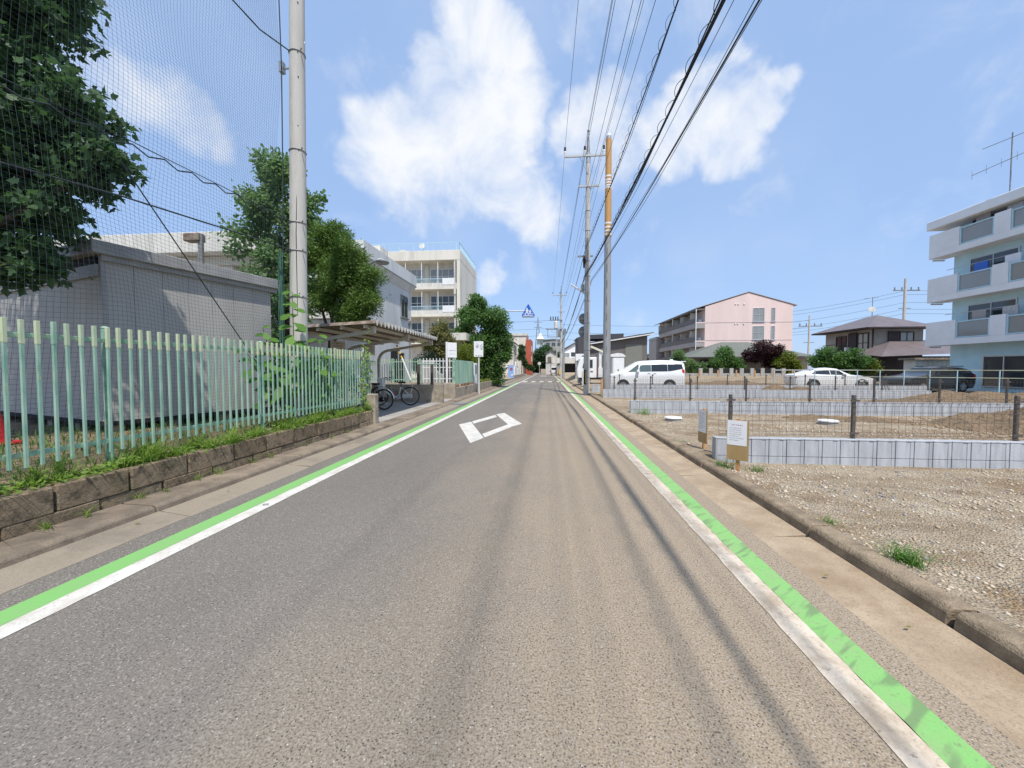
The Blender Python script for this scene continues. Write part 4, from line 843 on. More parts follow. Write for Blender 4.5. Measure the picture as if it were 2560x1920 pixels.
blockwall('second pale block wall from the camera', 12.55, 2.62, 15.0, .10, .49)
blockwall('third pale block wall, starting beside the steel pole', 18.85, 2.62, 17.0, .12, .52)
blockwall('fourth pale block wall, just in front of the white minivan', 23.3, 2.62, 21.0, .2, .56)
def meshfence(label, y, x0, x1, zb, posts, h=.62):
    t = T('mesh_fence', label, 'mesh fence', (x0, y, zb), 'brown mesh fences on the block walls')
    for k, x in enumerate(posts):
        p = P(t, 'post', MB().box(x - .022, y - .022, zb - .02, x + .022, y + .022, zb + h + .05), m_brown, bevel=.004); P(p, 'clip', MB().box(x - .06, y - .04, zb + .07, x + .06, y - .023, zb + .10).box(x - .06, y - .04, zb + h - .05, x + .06, y - .023, zb + h - .02), m_brown)
    wm = MB(); zl = [(0.03, 0), (.06, -.03), (.10, 0), (.26, 0), (.40, 0), (h - .12, 0), (h - .06, -.035), (h, 0)]
    for z, d in zl: wm.tube([(x0, y - .03 + d, zb + z), (x1, y - .03 + d, zb + z)], .0030, 4)
    for x in np.arange(x0, x1, .1): wm.tube([(x, y - .03 + d, zb + z) for z, d in zl], .0022, 3, False)
    P(t, 'wire_mesh', wm, m_brown, kind='stuff'); return t
meshfence('nearest brown mesh fence on the nearest block wall', 6.38, 2.68, 13.2, .43, [2.86, 4.66, 6.90, 9.1, 11.3, 13.1])
meshfence('brown mesh fence on the second block wall', 12.65, 2.70, 15.0, .49, [2.76, 4.46, 6.13, 7.98, 9.8, 11.6, 13.4, 14.9], .66)
meshfence('brown mesh fence on the third block wall', 18.95, 2.70, 17.0, .52, [3.16, 4.86, 6.99, 9.1, 11.1, 13.04, 15.0, 16.9], .60)
meshfence('brown mesh fence on the fourth block wall', 23.4, 2.70, 21.0, .56, [4.2, 6.1, 8.2, 10.3, 12.4, 14.5, 16.6, 18.7, 20.8], .58)
def mound(label, cx, cy, rx, ry, h, g=46):
    mb = grid(cx - rx, cx + rx, cy - ry, cy + ry, g, g, lambda X, Y: lotz(X, Y) - .06 + np.clip(blob(X, Y, cx, cy, rx, ry, 2.0), 0, 1) ** .8 * h * (1 + bumpy(X, Y, .13, 1.4)) + bumpy(X, Y, .045, 3.0))
    return O('earth_mound', mb, m_mound, label, 'earth mound', (cx, cy, .1), 'heaps of excavated earth', smooth=True)
mound('tall brown earth heap at the right edge between the first two block walls', 12.6, 9.9, 3.4, 2.2, .50, 80)
mound('long tan earth heap behind the second block wall', 17.4, 16.0, 5.2, 2.4, .50, 80)
mound('small earth heap behind the third block wall', 12.3, 21.2, 1.9, 1.1, .5)
mound('low spread of earth beside the far manhole', 8.6, 11.5, 3.2, .9, .09)
mound('reddish spoil heap beyond the minivan', 13.0, 30, 6.0, 2.0, .35)
def manhole(label, x, y, z):
    t = T('manhole_riser', label, 'manhole', (x, y, z), 'pale manhole risers on the plot'); P(t, 'riser', MB().cyl((x, y, z - .1), (x, y, z + .09), .20, n=24), m_conc, True); P(t, 'lid', MB().cyl((x, y, z + .09), (x, y, z + .12), .225, .21, n=24), m_wht, True); return t
manhole('white lidded manhole riser near the kerb', 3.36, 10.75, .09); manhole('white lidded manhole riser behind the middle fence post', 7.05, 10.45, .09)
def stakesign(label, bx, by, cx, cy, ang, w_, z0, zm, z1, zg):
    t = T('notice_stake', label, 'notice sign', (bx, by, zg), 'plywood notices on stakes by the kerb'); u = Vector((math.cos(ang), math.sin(ang), 0)); nv = Vector((u.y, -u.x, 0)); c = Vector((cx, cy, 0))
    def slab(a0, a1, zz0, zz1, d0, d1): return MB().add([c + u * a + nv * d + Vector((0, 0, z)) for z in (zz0, zz1) for a, d in ((a0, d0), (a1, d0), (a1, d1), (a0, d1))], [(0, 3, 2, 1), (4, 5, 6, 7), (0, 1, 5, 4), (1, 2, 6, 5), (2, 3, 7, 6), (3, 0, 4, 7)])
    P(t, 'stake', slab(-.022, .022, zg - .1, z1 + .02, -.045, -.007), m_stake); P(t, 'board', slab(-w_ / 2, w_ / 2, z0, z1, -.006, .006), m_wood); P(t, 'paper', slab(-w_ / 2 + .004, w_ / 2 - .022, zm, z1 - .003, .006, .0085), m_paper)
    k = MB(); kr_ = MB(); r = random.Random(9); o = c + nv * .0087; s = w_ / 16
    glyphs(kr_, o + u * (-w_ * .28) + Vector((0, 0, z1 - .075)), u, (0, 0, 1), 6, s * 1.3, r, .0004)
    for q in range(7): glyphs(kr_ if q in (2,) else k, o + u * (-w_ / 2 + .03) + Vector((0, 0, z1 - .115 - q * (z1 - zm - .15) / 7)), u, (0, 0, 1), r.choice((8, 10, 12)), s * .8, r, .0004)
    P(t, 'red_writing', kr_, m_inkr); P(t, 'writing', k, m_ink); return t
stakesign('plywood notice on a stake in front of the nearest block wall', 2.64, 5.68, 2.645, 5.66, R(-38), .27, .22, .43, .78, .05)
stakesign('plywood notice on a stake beyond the end of the nearest block wall', 2.67, 7.0, 2.68, 6.98, R(-84), .30, .22, .40, .79, .05)
# ------------------------------------------------------------------ vehicles: lofted bodies (front towards -x, origin at the front wheel's ground point)
def lerp_rows(rows, x):
    if x <= rows[0][0]: return rows[0][1:]
    for a, b in zip(rows[:-1], rows[1:]):
        if a[0] <= x <= b[0]:
            t = (x - a[0]) / (b[0] - a[0]) if b[0] > a[0] else 0; return tuple(p + (q - p) * t for p, q in zip(a[1:], b[1:]))
    return rows[-1][1:]
def vehicle(name, label, cat, rows, paint, sides, wind, rearw, wheels, wr, extra=None, group='cars standing around the plots'):
    """rows: (x, z low, z belt, z roof, half width low, belt, roof)"""
    t = T(name, label, cat, (0, 0, 0), group)
    xs_ = np.linspace(rows[0][0], rows[-1][0], 44); mb = MB(); ring_n = 12
    def sec(x):
        zl, zb, zr, wl, wb_, wf = lerp_rows(rows, x); h = zr - zb
        half = [(wl * .55, zl), (wl * .97, zl + .03), (wl, zl + .16), (wb_, zl + (zb - zl) * .62), (wb_ * .985, zb), (wf + (wb_ - wf) * .18, zb + h * .80), (wf * .86, zb + h * .96), (wf * .45, zr)]
        return half
    for x in xs_:
        hf = sec(x); mb.v += [(x, -y, z) for y, z in hf] + [(x, y, z) for y, z in reversed(hf)]
    m = 16
    for i in range(len(xs_) - 1): mb.f += [(i * m + k, i * m + (k + 1) % m, (i + 1) * m + (k + 1) % m, (i + 1) * m + k) for k in range(m)]
    mb.f += [tuple(range(m - 1, -1, -1)), tuple((len(xs_) - 1) * m + k for k in range(m))]
    P(t, 'body', mb, paint, True)
    def hw(x, z):
        hf = sec(x)
        for (y0, z0), (y1, z1) in zip(hf[1:-1], hf[2:]):
            if z0 <= z <= z1: return y0 + (y1 - y0) * (z - z0) / max(1e-6, z1 - z0)
        return hf[-2][0]
    def side_strip(lo, hi, n=12, off=.006):
        """glass between two lower/upper polylines [(x,z),..] on both sides"""
        q = MB()
        def at(pl, s):
            f = s * (len(pl) - 1); j = min(int(f), len(pl) - 2); f -= j; return pl[j][0] + (pl[j + 1][0] - pl[j][0]) * f, pl[j][1] + (pl[j + 1][1] - pl[j][1]) * f
        for sg_ in (-1, 1):
            vs = []; fs = []
            for i in range(n + 1):
                a = at(lo, i / n); b = at(hi, i / n)
                for k in range(4): x, z = a[0] + (b[0] - a[0]) * k / 3, a[1] + (b[1] - a[1]) * k / 3; vs.append((x, sg_ * (hw(x, z) + off), z))
                if i: fs += [((i - 1) * 4 + k, (i - 1) * 4 + k + 1, i * 4 + k + 1, i * 4 + k) for k in range(3)]
            q.add(vs, fs)
        return q
    for nm, mt, lo, hi in sides: P(t, nm, side_strip(lo, hi), mt)
    for nm, (xa, za, xb, zb) in (('windscreen', wind), ('rear_window', rearw)):
        q = MB(); vs = []
        for k in range(6):
            x, z = xa + (xb - xa) * k / 5, za + (zb - za) * k / 5; _, _, zr, _, _, wf = lerp_rows(rows, x); wv = hw(x, min(z, zr - .02)) * .93
            s_ = -1 if nm == 'windscreen' else 1
            vs += [(x + s_ * .012, -wv, z + .012), (x + s_ * .012, wv, z + .012)]
        q.add(vs, [(2 * k, 2 * k + 1, 2 * k + 3, 2 * k + 2) for k in range(5)]); P(t, nm, q, m_glasst)
    for wx in wheels:
        for sg_ in (-1, 1):
            yb = hw(wx, wr + .05); ar = MB(); ar.v = []
            arc = [(wx + math.cos(a) * (wr + .075), wr + math.sin(a) * (wr + .075)) for a in np.linspace(-.35, math.pi + .35, 18)]
            ar.add([(x, sg_ * (hw(x, max(z, .3)) + .008), z) for x, z in arc], [tuple(range(18))]); P(t, 'wheel_arch_shade', ar, m_dark)  # flat disc coloured near-black in place of a shaded wheel well
            w_ = P(t, 'wheel', MB().cyl((wx, sg_ * (yb - .17), wr), (wx, sg_ * (yb + .014), wr), wr, n=28), m_black, True)
            rm = MB().cyl((wx, sg_ * (yb + .012), wr), (wx, sg_ * (yb + .022), wr), wr * .66, n=24)
            P(w_, 'rim', rm, m_steeld); sp_ = MB()
            for k in range(5): a = k * 2 * math.pi / 5 + .3; sp_.beam((wx, sg_ * (yb + .026), wr), (wx + math.cos(a) * wr * .62, sg_ * (yb + .026), wr + math.sin(a) * wr * .62), .05, .012, (0, 1, 0))
            P(w_, 'spokes', sp_, m_chrome)
    for nm, mt, boxes in extra or []:
        q = MB()
        for bxs in boxes: q.box(*bxs)
        P(t, nm, q, mt, bevel=.008)
    return t
van = vehicle('minivan', 'white minivan parked beyond the fourth block wall', 'minivan',
    [(-.88, .38, .72, .80, .62, .66, .55), (-.80, .25, .90, .96, .76, .80, .66), (-.55, .22, 1.02, 1.08, .82, .84, .72), (-.10, .22, 1.10, 1.18, .84, .85, .74), (.15, .22, 1.13, 1.30, .845, .85, .70), (.95, .22, 1.15, 1.80, .845, .85, .66), (1.3, .22, 1.16, 1.86, .845, .85, .66), (2.4, .22, 1.17, 1.90, .845, .85, .67), (3.3, .22, 1.22, 1.87, .845, .85, .66), (3.68, .24, 1.30, 1.80, .83, .84, .64), (3.78, .34, 1.25, 1.72, .80, .82, .60)],
    m_paintw,
    [('quarter_light', m_glassc, [(.28, 1.16), (.90, 1.18)], [(.62, 1.40), (1.02, 1.70)]), ('front_side_window', m_glassc, [(.95, 1.18), (1.72, 1.19)], [(1.10, 1.73), (1.72, 1.78)]), ('sliding_door_window', m_glasst, [(1.74, 1.19), (2.72, 1.20)], [(1.74, 1.78), (2.72, 1.79)]), ('rear_side_window', m_glasst, [(2.74, 1.20), (3.05, 1.24), (3.66, 1.36)], [(2.74, 1.79), (3.2, 1.77), (3.60, 1.73)]), ('tail_light', m_red, [(3.60, 1.16), (3.76, 1.05)], [(3.58, 1.36), (3.75, 1.30)])],
    (.12, 1.20, .92, 1.74), (3.76, 1.28, 3.70, 1.72), (0, 2.85), .325,
    [('door_mirror', m_paintw, [(.80, -1.04, 1.16, .98, -.88, 1.30), (.80, .88, 1.16, .98, 1.04, 1.30)]), ('grille', m_chrome, [(-.90, -.45, .55, -.86, .45, .80)]), ('headlamp', m_glassb, [(-.83, -.80, .82, -.62, -.60, .95), (-.83, .60, .82, -.62, .80, .95)]), ('roof_spoiler', m_paintw, [(3.66, -.58, 1.78, 3.92, .58, 1.83)]), ('antenna_fin', m_paintw, [(3.1, -.02, 1.87, 3.3, .02, 1.95)]), ('door_handle', m_chrome, [(1.5, -.862, 1.06, 1.68, -.85, 1.09), (1.85, -.862, 1.06, 2.03, -.85, 1.09)]), ('trim_line', m_chrome, [(.4, -.862, .42, 2.5, -.85, .44)])])
van.location = (4.60, 25.2, .14); van.scale = (.97, 1, 1)
sed = vehicle('sedan_car', 'white sedan behind the pipe railing near the shrubs', 'car',
    [(-.9, .36, .62, .68, .6, .64, .5), (-.78, .22, .70, .76, .78, .80, .62), (-.1, .18, .86, .92, .86, .88, .72), (.55, .18, .92, 1.0, .87, .89, .66), (1.25, .18, .95, 1.38, .87, .88, .58), (1.8, .18, .96, 1.44, .87, .88, .58), (2.5, .18, .98, 1.34, .87, .88, .56), (3.2, .18, 1.0, 1.06, .86, .87, .62), (3.6, .25, .98, 1.02, .80, .82, .6), (3.72, .4, .9, .95, .74, .76, .55)], m_paintw,
    [('front_side_window', m_glasst, [(.85, .96), (1.75, .99)], [(1.30, 1.33), (1.75, 1.37)]), ('rear_side_window', m_glasst, [(1.79, .99), (2.85, 1.03)], [(1.79, 1.37), (2.5, 1.28)])], (.62, 1.0, 1.2, 1.35), (3.1, 1.06, 2.5, 1.33), (0, 2.75), .32,
    [('door_mirror', m_paintw, [(.98, -1.02, .98, 1.12, -.88, 1.08), (.98, .88, .98, 1.12, 1.02, 1.08)]), ('tail_light', m_red, [(3.62, -.78, .78, 3.73, -.5, .9), (3.62, .5, .78, 3.73, .78, .9)])])
sed.location = (19.75, 27.2, .14); sed.rotation_euler = (0, 0, R(176))
wag = vehicle('wagon_car', 'black wagon with red tail light in front of the pale blue flats', 'car',
    [(-.9, .36, .66, .74, .6, .64, .5), (-.75, .22, .80, .86, .8, .82, .64), (0, .18, .92, .98, .86, .88, .72), (.55, .18, .96, 1.05, .87, .89, .66), (1.15, .18, .99, 1.44, .87, .88, .60), (2.0, .18, 1.0, 1.50, .87, .88, .60), (3.1, .18, 1.04, 1.46, .87, .88, .58), (3.55, .2, 1.06, 1.36, .85, .86, .58), (3.75, .35, 1.02, 1.15, .80, .82, .56)], m_paintk,
    [('front_side_window', m_glasst, [(.85, 1.02), (1.75, 1.03)], [(1.22, 1.38), (1.75, 1.42)]), ('rear_side_window', m_glasst, [(1.79, 1.03), (2.6, 1.06)], [(1.79, 1.42), (2.6, 1.41)]), ('cargo_window', m_glasst, [(2.64, 1.06), (3.4, 1.12)], [(2.64, 1.41), (3.2, 1.37)]), ('tail_light', m_red, [(3.50, .86), (3.70, .86)], [(3.48, 1.05), (3.68, 1.04)])], (.62, 1.05, 1.1, 1.40), (3.72, 1.12, 3.5, 1.36), (0, 2.75), .32,
    [('roof_rail', m_paintk, [(1.4, -.6, 1.49, 3.2, -.56, 1.53), (1.4, .56, 1.49, 3.2, .6, 1.53)])])
wag.location = (21.0, 24.9, .14); wag.rotation_euler = (0, 0, R(14))
kv = T('box_van', 'small white box van far down the road', 'van', (1.35, 92, 0), 'cars standing around the plots')
P(kv, 'body', MB().box(.65, 92, .35, 2.1, 95.2, 1.95), m_paintw, bevel=.1); P(kv, 'rear_window', MB().box(.8, 91.985, 1.25, 1.95, 92.0, 1.8), m_glasst); P(kv, 'bumper', MB().box(.68, 91.9, .35, 2.07, 92.0, .6), m_steeld)
for x in (.68, 1.92): P(kv, 'tail_light', MB().box(x, 91.97, .7, x + .15, 92, 1.1), m_red)
for x in (.75, 1.85): P(kv, 'wheel', MB().cyl((x, 92.5, .28), (x + .16, 92.5, .28), .28, n=16), m_black)
tk = T('crane_truck', 'white crane truck behind the utility pole', 'truck', (3.4, 33, .3), 'cars standing around the plots')
def tkx(a): return 2.35 + a
P(tk, 'cab', MB().prism([(tkx(.05), 32.2, .9), (tkx(0), 32.2, 1.5), (tkx(.28), 32.2, 2.35), (tkx(.5), 32.2, 2.45), (tkx(1.6), 32.2, 2.45), (tkx(1.6), 32.2, .75), (tkx(.1), 32.2, .75)], (0, 1.7, 0)), m_paintw, bevel=.05)
P(tk, 'side_window', MB().prism([(tkx(.45), 32.18, 1.58), (tkx(.60), 32.18, 2.25), (tkx(1.28), 32.18, 2.25), (tkx(1.28), 32.18, 1.58)], (0, .03, 0)), m_glasst); P(tk, 'windscreen', MB().prism([(tkx(.02), 32.35, 1.55), (tkx(.27), 32.35, 2.3), (tkx(.30), 32.35, 2.3), (tkx(.06), 32.35, 1.55)], (0, 1.4, 0)), m_glassc)
P(tk, 'chassis', MB().box(tkx(.3), 32.3, .62, tkx(5), 33.8, .8), m_dark); P(tk, 'bed', MB().box(tkx(2.3), 32.2, .95, tkx(5.2), 33.9, 1.4), m_paintw)
P(tk, 'crane_post', MB().box(tkx(1.78), 32.5, .8, tkx(2.15), 33.2, 1.6).box(tkx(1.85), 32.6, 1.6, tkx(2.05), 32.8, 2.95), m_wht); P(tk, 'crane_boom', MB().beam((tkx(1.15), 32.6, 3.35), (tkx(2.5), 32.55, 2.75), .14, .16), pm('ivory boom', (.68, .64, .50), .5, .05)); P(tk, 'red_pipe', MB().box(tkx(1.68), 32.3, .9, tkx(1.72), 32.4, 2.3), pm('maroon pipe', (.14, .02, .02), .5))
P(tk, 'roof_rack', MB().box(tkx(.5), 32.4, 2.55, tkx(1.5), 33.6, 2.6).box(tkx(.55), 32.4, 2.45, tkx(.6), 32.5, 2.55).box(tkx(1.4), 32.4, 2.45, tkx(1.45), 32.5, 2.55), m_steeld)
for x in (.75, 3.9):
    w_ = P(tk, 'wheel', MB().cyl((tkx(x), 32.22, .62), (tkx(x), 32.5, .62), .38, n=22), m_black, True); P(w_, 'rim', MB().cyl((tkx(x), 32.2, .62), (tkx(x), 32.23, .62), .22, n=16), m_wht)
P(tk, 'door_handle', MB().box(tkx(1.1), 32.17, 1.25, tkx(1.3), 32.2, 1.32), m_black)
tl = T('portable_toilet', 'grey portable toilet with a domed white roof behind the minivan', 'portable toilet', (5.4, 31, .3))
P(tl, 'cabin', MB().box(4.95, 31, .3, 5.95, 32.1, 2.42), pm('pale grey plastic', (.42, .43, .43), .5, .05), bevel=.03); P(tl, 'door', MB().box(5.08, 30.975, .4, 5.90, 31.0, 2.36), m_bluew2); P(tl, 'latch', MB().box(5.42, 30.96, 1.32, 5.5, 30.975, 1.46), m_black)
dome = [(5.45 + .56 * math.cos(a), 30.95, 2.43 + .30 * math.sin(a)) for a in np.linspace(0, math.pi, 14)]; P(tl, 'roof', MB().prism(dome, (0, 1.2, 0)), m_wht)
for k, (x, y, lab) in enumerate(((2.75, 34.5, 'grey gas cylinder nearest the kerb beside the truck'), (3.2, 36.5, 'grey gas cylinder standing behind the truck cab'))):
    O('gas_cylinder', MB().cyl((x, y, .25), (x, y, 1.45), .16, n=14).cyl((x, y, 1.45), (x, y, 1.62), .16, .06, n=14).cyl((x, y, 1.62), (x, y, 1.75), .04, n=8), m_steel, lab, 'gas cylinder', (x, y, .3), 'gas cylinders', smooth=True)
O('water_tank', MB().box(2.62, 30.0, .2, 3.0, 30.5, 1.35).cyl((2.81, 30.25, 1.35), (2.81, 30.25, 1.55), .13, .08, n=12), m_wht, 'upright white plastic tank in front of the crane truck', 'tank', (2.8, 30.2, .2), bevel=.02)

# ------------------------------------------------------------------ houses and flats on the right
mh = T('grey_house', 'modern dark grey house with a single sloping roof', 'house', (7.3, 46, .4))
P(mh, 'wall', MB().prism([(4.6, 44, .3), (10.85, 44, .3), (10.85, 44, 5.15), (4.6, 44, 4.15)], (0, 7, 0)), m_slate)
P(mh, 'roof', MB().prism([(4.2, 43.5, 4.15), (11.4, 43.5, 5.27), (11.4, 43.5, 5.48), (4.2, 43.5, 4.36)], (0, 8, 0)), m_slate2); P(mh, 'eave_board', MB().prism([(4.2, 43.46, 4.13), (11.4, 43.46, 5.25), (11.4, 43.46, 5.36), (4.2, 43.46, 4.24)], (0, .035, 0)), m_wht)
P(mh, 'pale_panel', MB().box(8.5, 43.96, .3, 10.3, 43.998, 4.2), pm('grey green cladding', (.185, .19, .17), .8, .06)); P(mh, 'dark_wing', MB().box(3.3, 43.0, .3, 4.58, 48, 4.9), m_slate2)
P(mh, 'side_block', MB().box(4.6, 43.4, .3, 6.6, 43.96, 2.9), m_slate); wing(mh, '-y', 5.9, 6.6, 3.0, 3.75, 44, 1, 1, m_wht, m_glassb); wing(mh, '-y', 3.75, 4.2, 2.4, 3.1, 43, 1, 1, m_wht, m_glass); wing(mh, '-y', 7.9, 8.4, 1.0, 2.2, 44, 1, 1, m_wht, m_glass)
P(mh, 'rear_roof', MB().prism([(3.2, 45, 5.0), (4.0, 45, 5.35), (8.5, 45, 5.5), (8.5, 45, 4.9), (3.2, 45, 4.9)], (0, 4, 0)), m_slate2)
O('banner_sign', MB().box(2.65, 38.0, 2.3, 3.5, 38.03, 2.95).cyl((2.7, 38.02, .3), (2.7, 38.02, 2.3), .03, n=6).cyl((3.45, 38.02, .3), (3.45, 38.02, 2.3), .03, n=6), m_paper, 'white banner on posts in front of the dark house', 'sign', (3.0, 38, .4))
ph = T('pink_apartments', 'pink gabled apartment block with grey balconies on its left side', 'apartment block', (31, 74, .7))
P(ph, 'wall', MB().prism([(24.6, 64, .3), (37.6, 64, .3), (37.6, 64, 11.35), (31.05, 64, 13.35), (24.6, 64, 11.3)], (0, 25, 0)), m_pink)
P(ph, 'roof', MB().prism([(23.4, 63.9, 11.06), (31.05, 63.9, 13.42), (38.2, 63.9, 11.25), (38.2, 63.9, 11.34), (31.05, 63.9, 13.52), (23.4, 63.9, 11.16)], (0, 25.4, 0)), m_pinkd)
for z in (2.2, 5.0, 7.9):
    P(ph, 'balcony_slab', MB().box(23.1, 64.0, z, 24.598, 90 if z < 7 else 84, z + .75), m_pinkd); P(ph, 'balcony_parapet', MB().box(23.1, 64.05, z + .77, 23.2, 90 if z < 7 else 84, z + 1.55), m_slate)
    P(ph, 'balcony_end', MB().box(23.1, 63.96, z + .75, 24.59, 64.05, z + .95), m_pink)
    for k in range(5): P(ph, 'partition', MB().box(23.25, 66.5 + k * 4.6, z + .8, 24.59, 66.6 + k * 4.6, z + 2.7), m_whtd)
    for k in range(5): wing(ph, '-x', 67.2 + k * 4.6, 70.0 + k * 4.6, z + .9, z + 2.8, 24.6, 2, 1, m_alu, m_glass)
    P(ph, 'air_conditioner', MB().box(24.1, 65.0, z + .8, 24.5, 65.9, z + 1.5), m_wht)
P(ph, 'balcony_roof', MB().box(23.1, 64, 10.75, 24.598, 84, 10.98), m_slate); P(ph, 'rear_block', MB().box(22.6, 84, .3, 24.59, 90, 8.2), m_pinkd)
for y in (63.9, 75.5): P(ph, 'downpipe', MB().cyl((23.2, y, .5), (23.2, y, 10.9), .07, n=8), m_wht)
for z0, z1 in ((8.85, 10.95), (6.05, 8.15), (3.2, 5.3)):
    wing(ph, '-y', 31.75, 33.42, z0, z1, 64, 2, 2, m_alu, m_glassb, .08, .07, True); wing(ph, '-y', 34.45, 35.0, z0, z1, 64, 1, 2, m_alu, m_glassb, .08, .07, True)
for x in (29.1, 29.5, 30.4):
    for z in (11.6, 8.55): P(ph, 'vent', MB().ball((x, 63.95, z), (.1, .1, .1), 8, 6), m_wht)
for z in (8.72, 5.95): P(ph, 'floor_line', MB().box(24.62, 63.975, z, 37.58, 63.998, z + .05), m_pinkd)
for z in (2.3, 5.0, 7.8, 10.4): P(ph, 'right_balcony', MB().box(37.61, 65, z, 38.1, 75, z + 1.0), m_pink)
gh = T('green_roof_house', 'single-storey house with a wide grey-green hip roof', 'house', (27, 58, .8))
P(gh, 'wall', MB().box(20, 56.2, .5, 35, 63, 3.1), m_taupe)
P(gh, 'roof', MB().add([(18.9, 55, 3.1), (35.4, 55, 3.2), (35.4, 63.5, 3.2), (18.9, 63.5, 3.1), (24.9, 59, 5.35), (28.6, 59, 5.35)], [(0, 1, 5, 4), (1, 2, 5), (2, 3, 4, 5), (3, 0, 4), (3, 2, 1, 0)]), m_groof); P(gh, 'eave', MB().box(18.9, 54.97, 2.98, 35.4, 55.06, 3.12), m_slate2)
for x in (21, 24, 31): wing(gh, '-y', x, x + 1.7, 1.0, 2.7, 56.2, 2, 1, m_brown, m_glass)
bw = T('pillar_wall', 'grey garden wall with square pillars and dark gaps', 'wall', (24, 50, .6))
P(bw, 'base', MB().box(13.5, 50, .2, 28.4, 50.2, .95), m_conc); P(bw, 'back_panel', MB().box(19.5, 50.15, .95, 28.4, 50.19, 1.5), m_dark)
for x in np.arange(18.6, 28.4, 1.21): P(bw, 'pillar', MB().box(x, 49.93, .2, x + .42, 50.24, 1.58), m_conc)
for k in range(9): O('marker_stake', MB().box(11.5 + k * 2.05, 47.3, .4, 11.62 + k * 2.05, 47.42, 1.35), m_stake, ['leftmost', 'second', 'third', 'fourth', 'fifth', 'sixth', 'seventh', 'eighth', 'ninth'][k] + ' wooden marker stake from the left before the pillar wall', 'stake', (11.5 + k * 2.05, 47.3, .5), 'wooden marker stakes')
bh = T('brown_house', 'two-storey brown house with hipped metal roofs', 'house', (32, 41, .4))
P(bh, 'wall', MB().box(29.85, 39, .3, 34.2, 45, 5.3), m_taupe)
P(bh, 'roof', MB().add([(28.9, 38.2, 5.3), (35.0, 38.2, 5.3), (35.0, 46, 5.3), (28.9, 46, 5.3), (31.8, 41, 6.7), (32.2, 43, 6.7)], [(0, 1, 4), (1, 2, 5, 4), (2, 3, 5), (3, 0, 4, 5), (3, 2, 1, 0)]), m_broof); P(bh, 'eave', MB().box(28.95, 38.22, 5.18, 34.95, 45.9, 5.29), m_timber)
P(bh, 'lower_wall', MB().box(29.0, 37.1, .3, 36, 38.99, 2.6), m_timber); P(bh, 'lower_roof', MB().add([(28.4, 36.0, 2.55), (37.0, 36.0, 2.9), (37.0, 39, 3.6), (28.4, 39, 2.9), (31.4, 38.98, 4.1), (37, 38.98, 4.1)], [(0, 1, 5, 4), (0, 4, 3), (1, 2, 5), (0, 3, 2, 1)]), m_broof)
wing(bh, '-x', 39.3, 40.6, 3.0, 4.9, 29.85, 2, 2, m_timber, m_glassb, .08, .08); wing(bh, '-x', 42.0, 43.4, 3.2, 4.8, 29.85, 2, 2, m_timber, m_glass, .08, .08)
P(bh, 'shutter_box', MB().box(29.72, 40.65, 2.9, 29.84, 41.7, 5.0), m_timber); P(bh, 'balcony_rail', MB().box(29.0, 41.5, 3.9, 29.06, 44, 3.96).box(29.0, 41.5, 2.9, 29.84, 44, 3.0), m_timber)
wing(bh, '-y', 32.2, 33.4, 4.0, 4.9, 39, 2, 1, m_timber, m_glassb, .08, .06); P(bh, 'shutter_box', MB().box(31.2, 38.9, 3.8, 32.15, 38.995, 4.95), m_timber); P(bh, 'downpipe', MB().cyl((29.9, 38.93, .5), (29.9, 38.93, 5.2), .06, n=8), m_timber)
P(bh, 'air_conditioner', MB().box(29.2, 41.2, 3.0, 29.6, 41.4, 3.6), m_wht)
bsd = T('garden_shed', 'small pale shed with a flat roof beside the brown house', 'shed', (31.5, 34, .3)); P(bsd, 'wall', MB().box(29.3, 34, .3, 32, 35, 2.2), m_whtd); P(bsd, 'roof', MB().box(29.0, 33.7, 2.22, 32.2, 35.2, 2.38), m_rust)
for k in range(6): P(bsd, 'slat', MB().box(29.9 + k * .34, 33.97, .4, 30.2 + k * .34, 33.998, 2.1), m_cream)
ant2 = T('roof_antenna', 'television antenna and dish on the brown house roof', 'antenna', (32.0, 42, 6.7)); P(ant2, 'mast', MB().cyl((32.1, 42, 6.6), (32.1, 42, 8.6), .03, n=6), m_steeld); P(ant2, 'boom', MB().cyl((31.2, 41.8, 8.45), (32.8, 42.2, 8.6), .02, n=5), m_steeld); P(ant2, 'dish', MB().disc((32.0, 41.9, 7.4), (-.5, -1, .3), .28, .04, 16), m_whtd)
ba = T('blue_apartments', 'pale blue four-storey flats with long solid balconies at the right edge', 'apartment block', (29, 20, .2))
P(ba, 'wall', MB().box(26.4, 6, .1, 36, 28.2, 10.7), m_bluew)
P(ba, 'roof_slab', MB().box(25.3, 5, 10.72, 36.5, 28.95, 11.28), m_bluew2, bevel=.03)
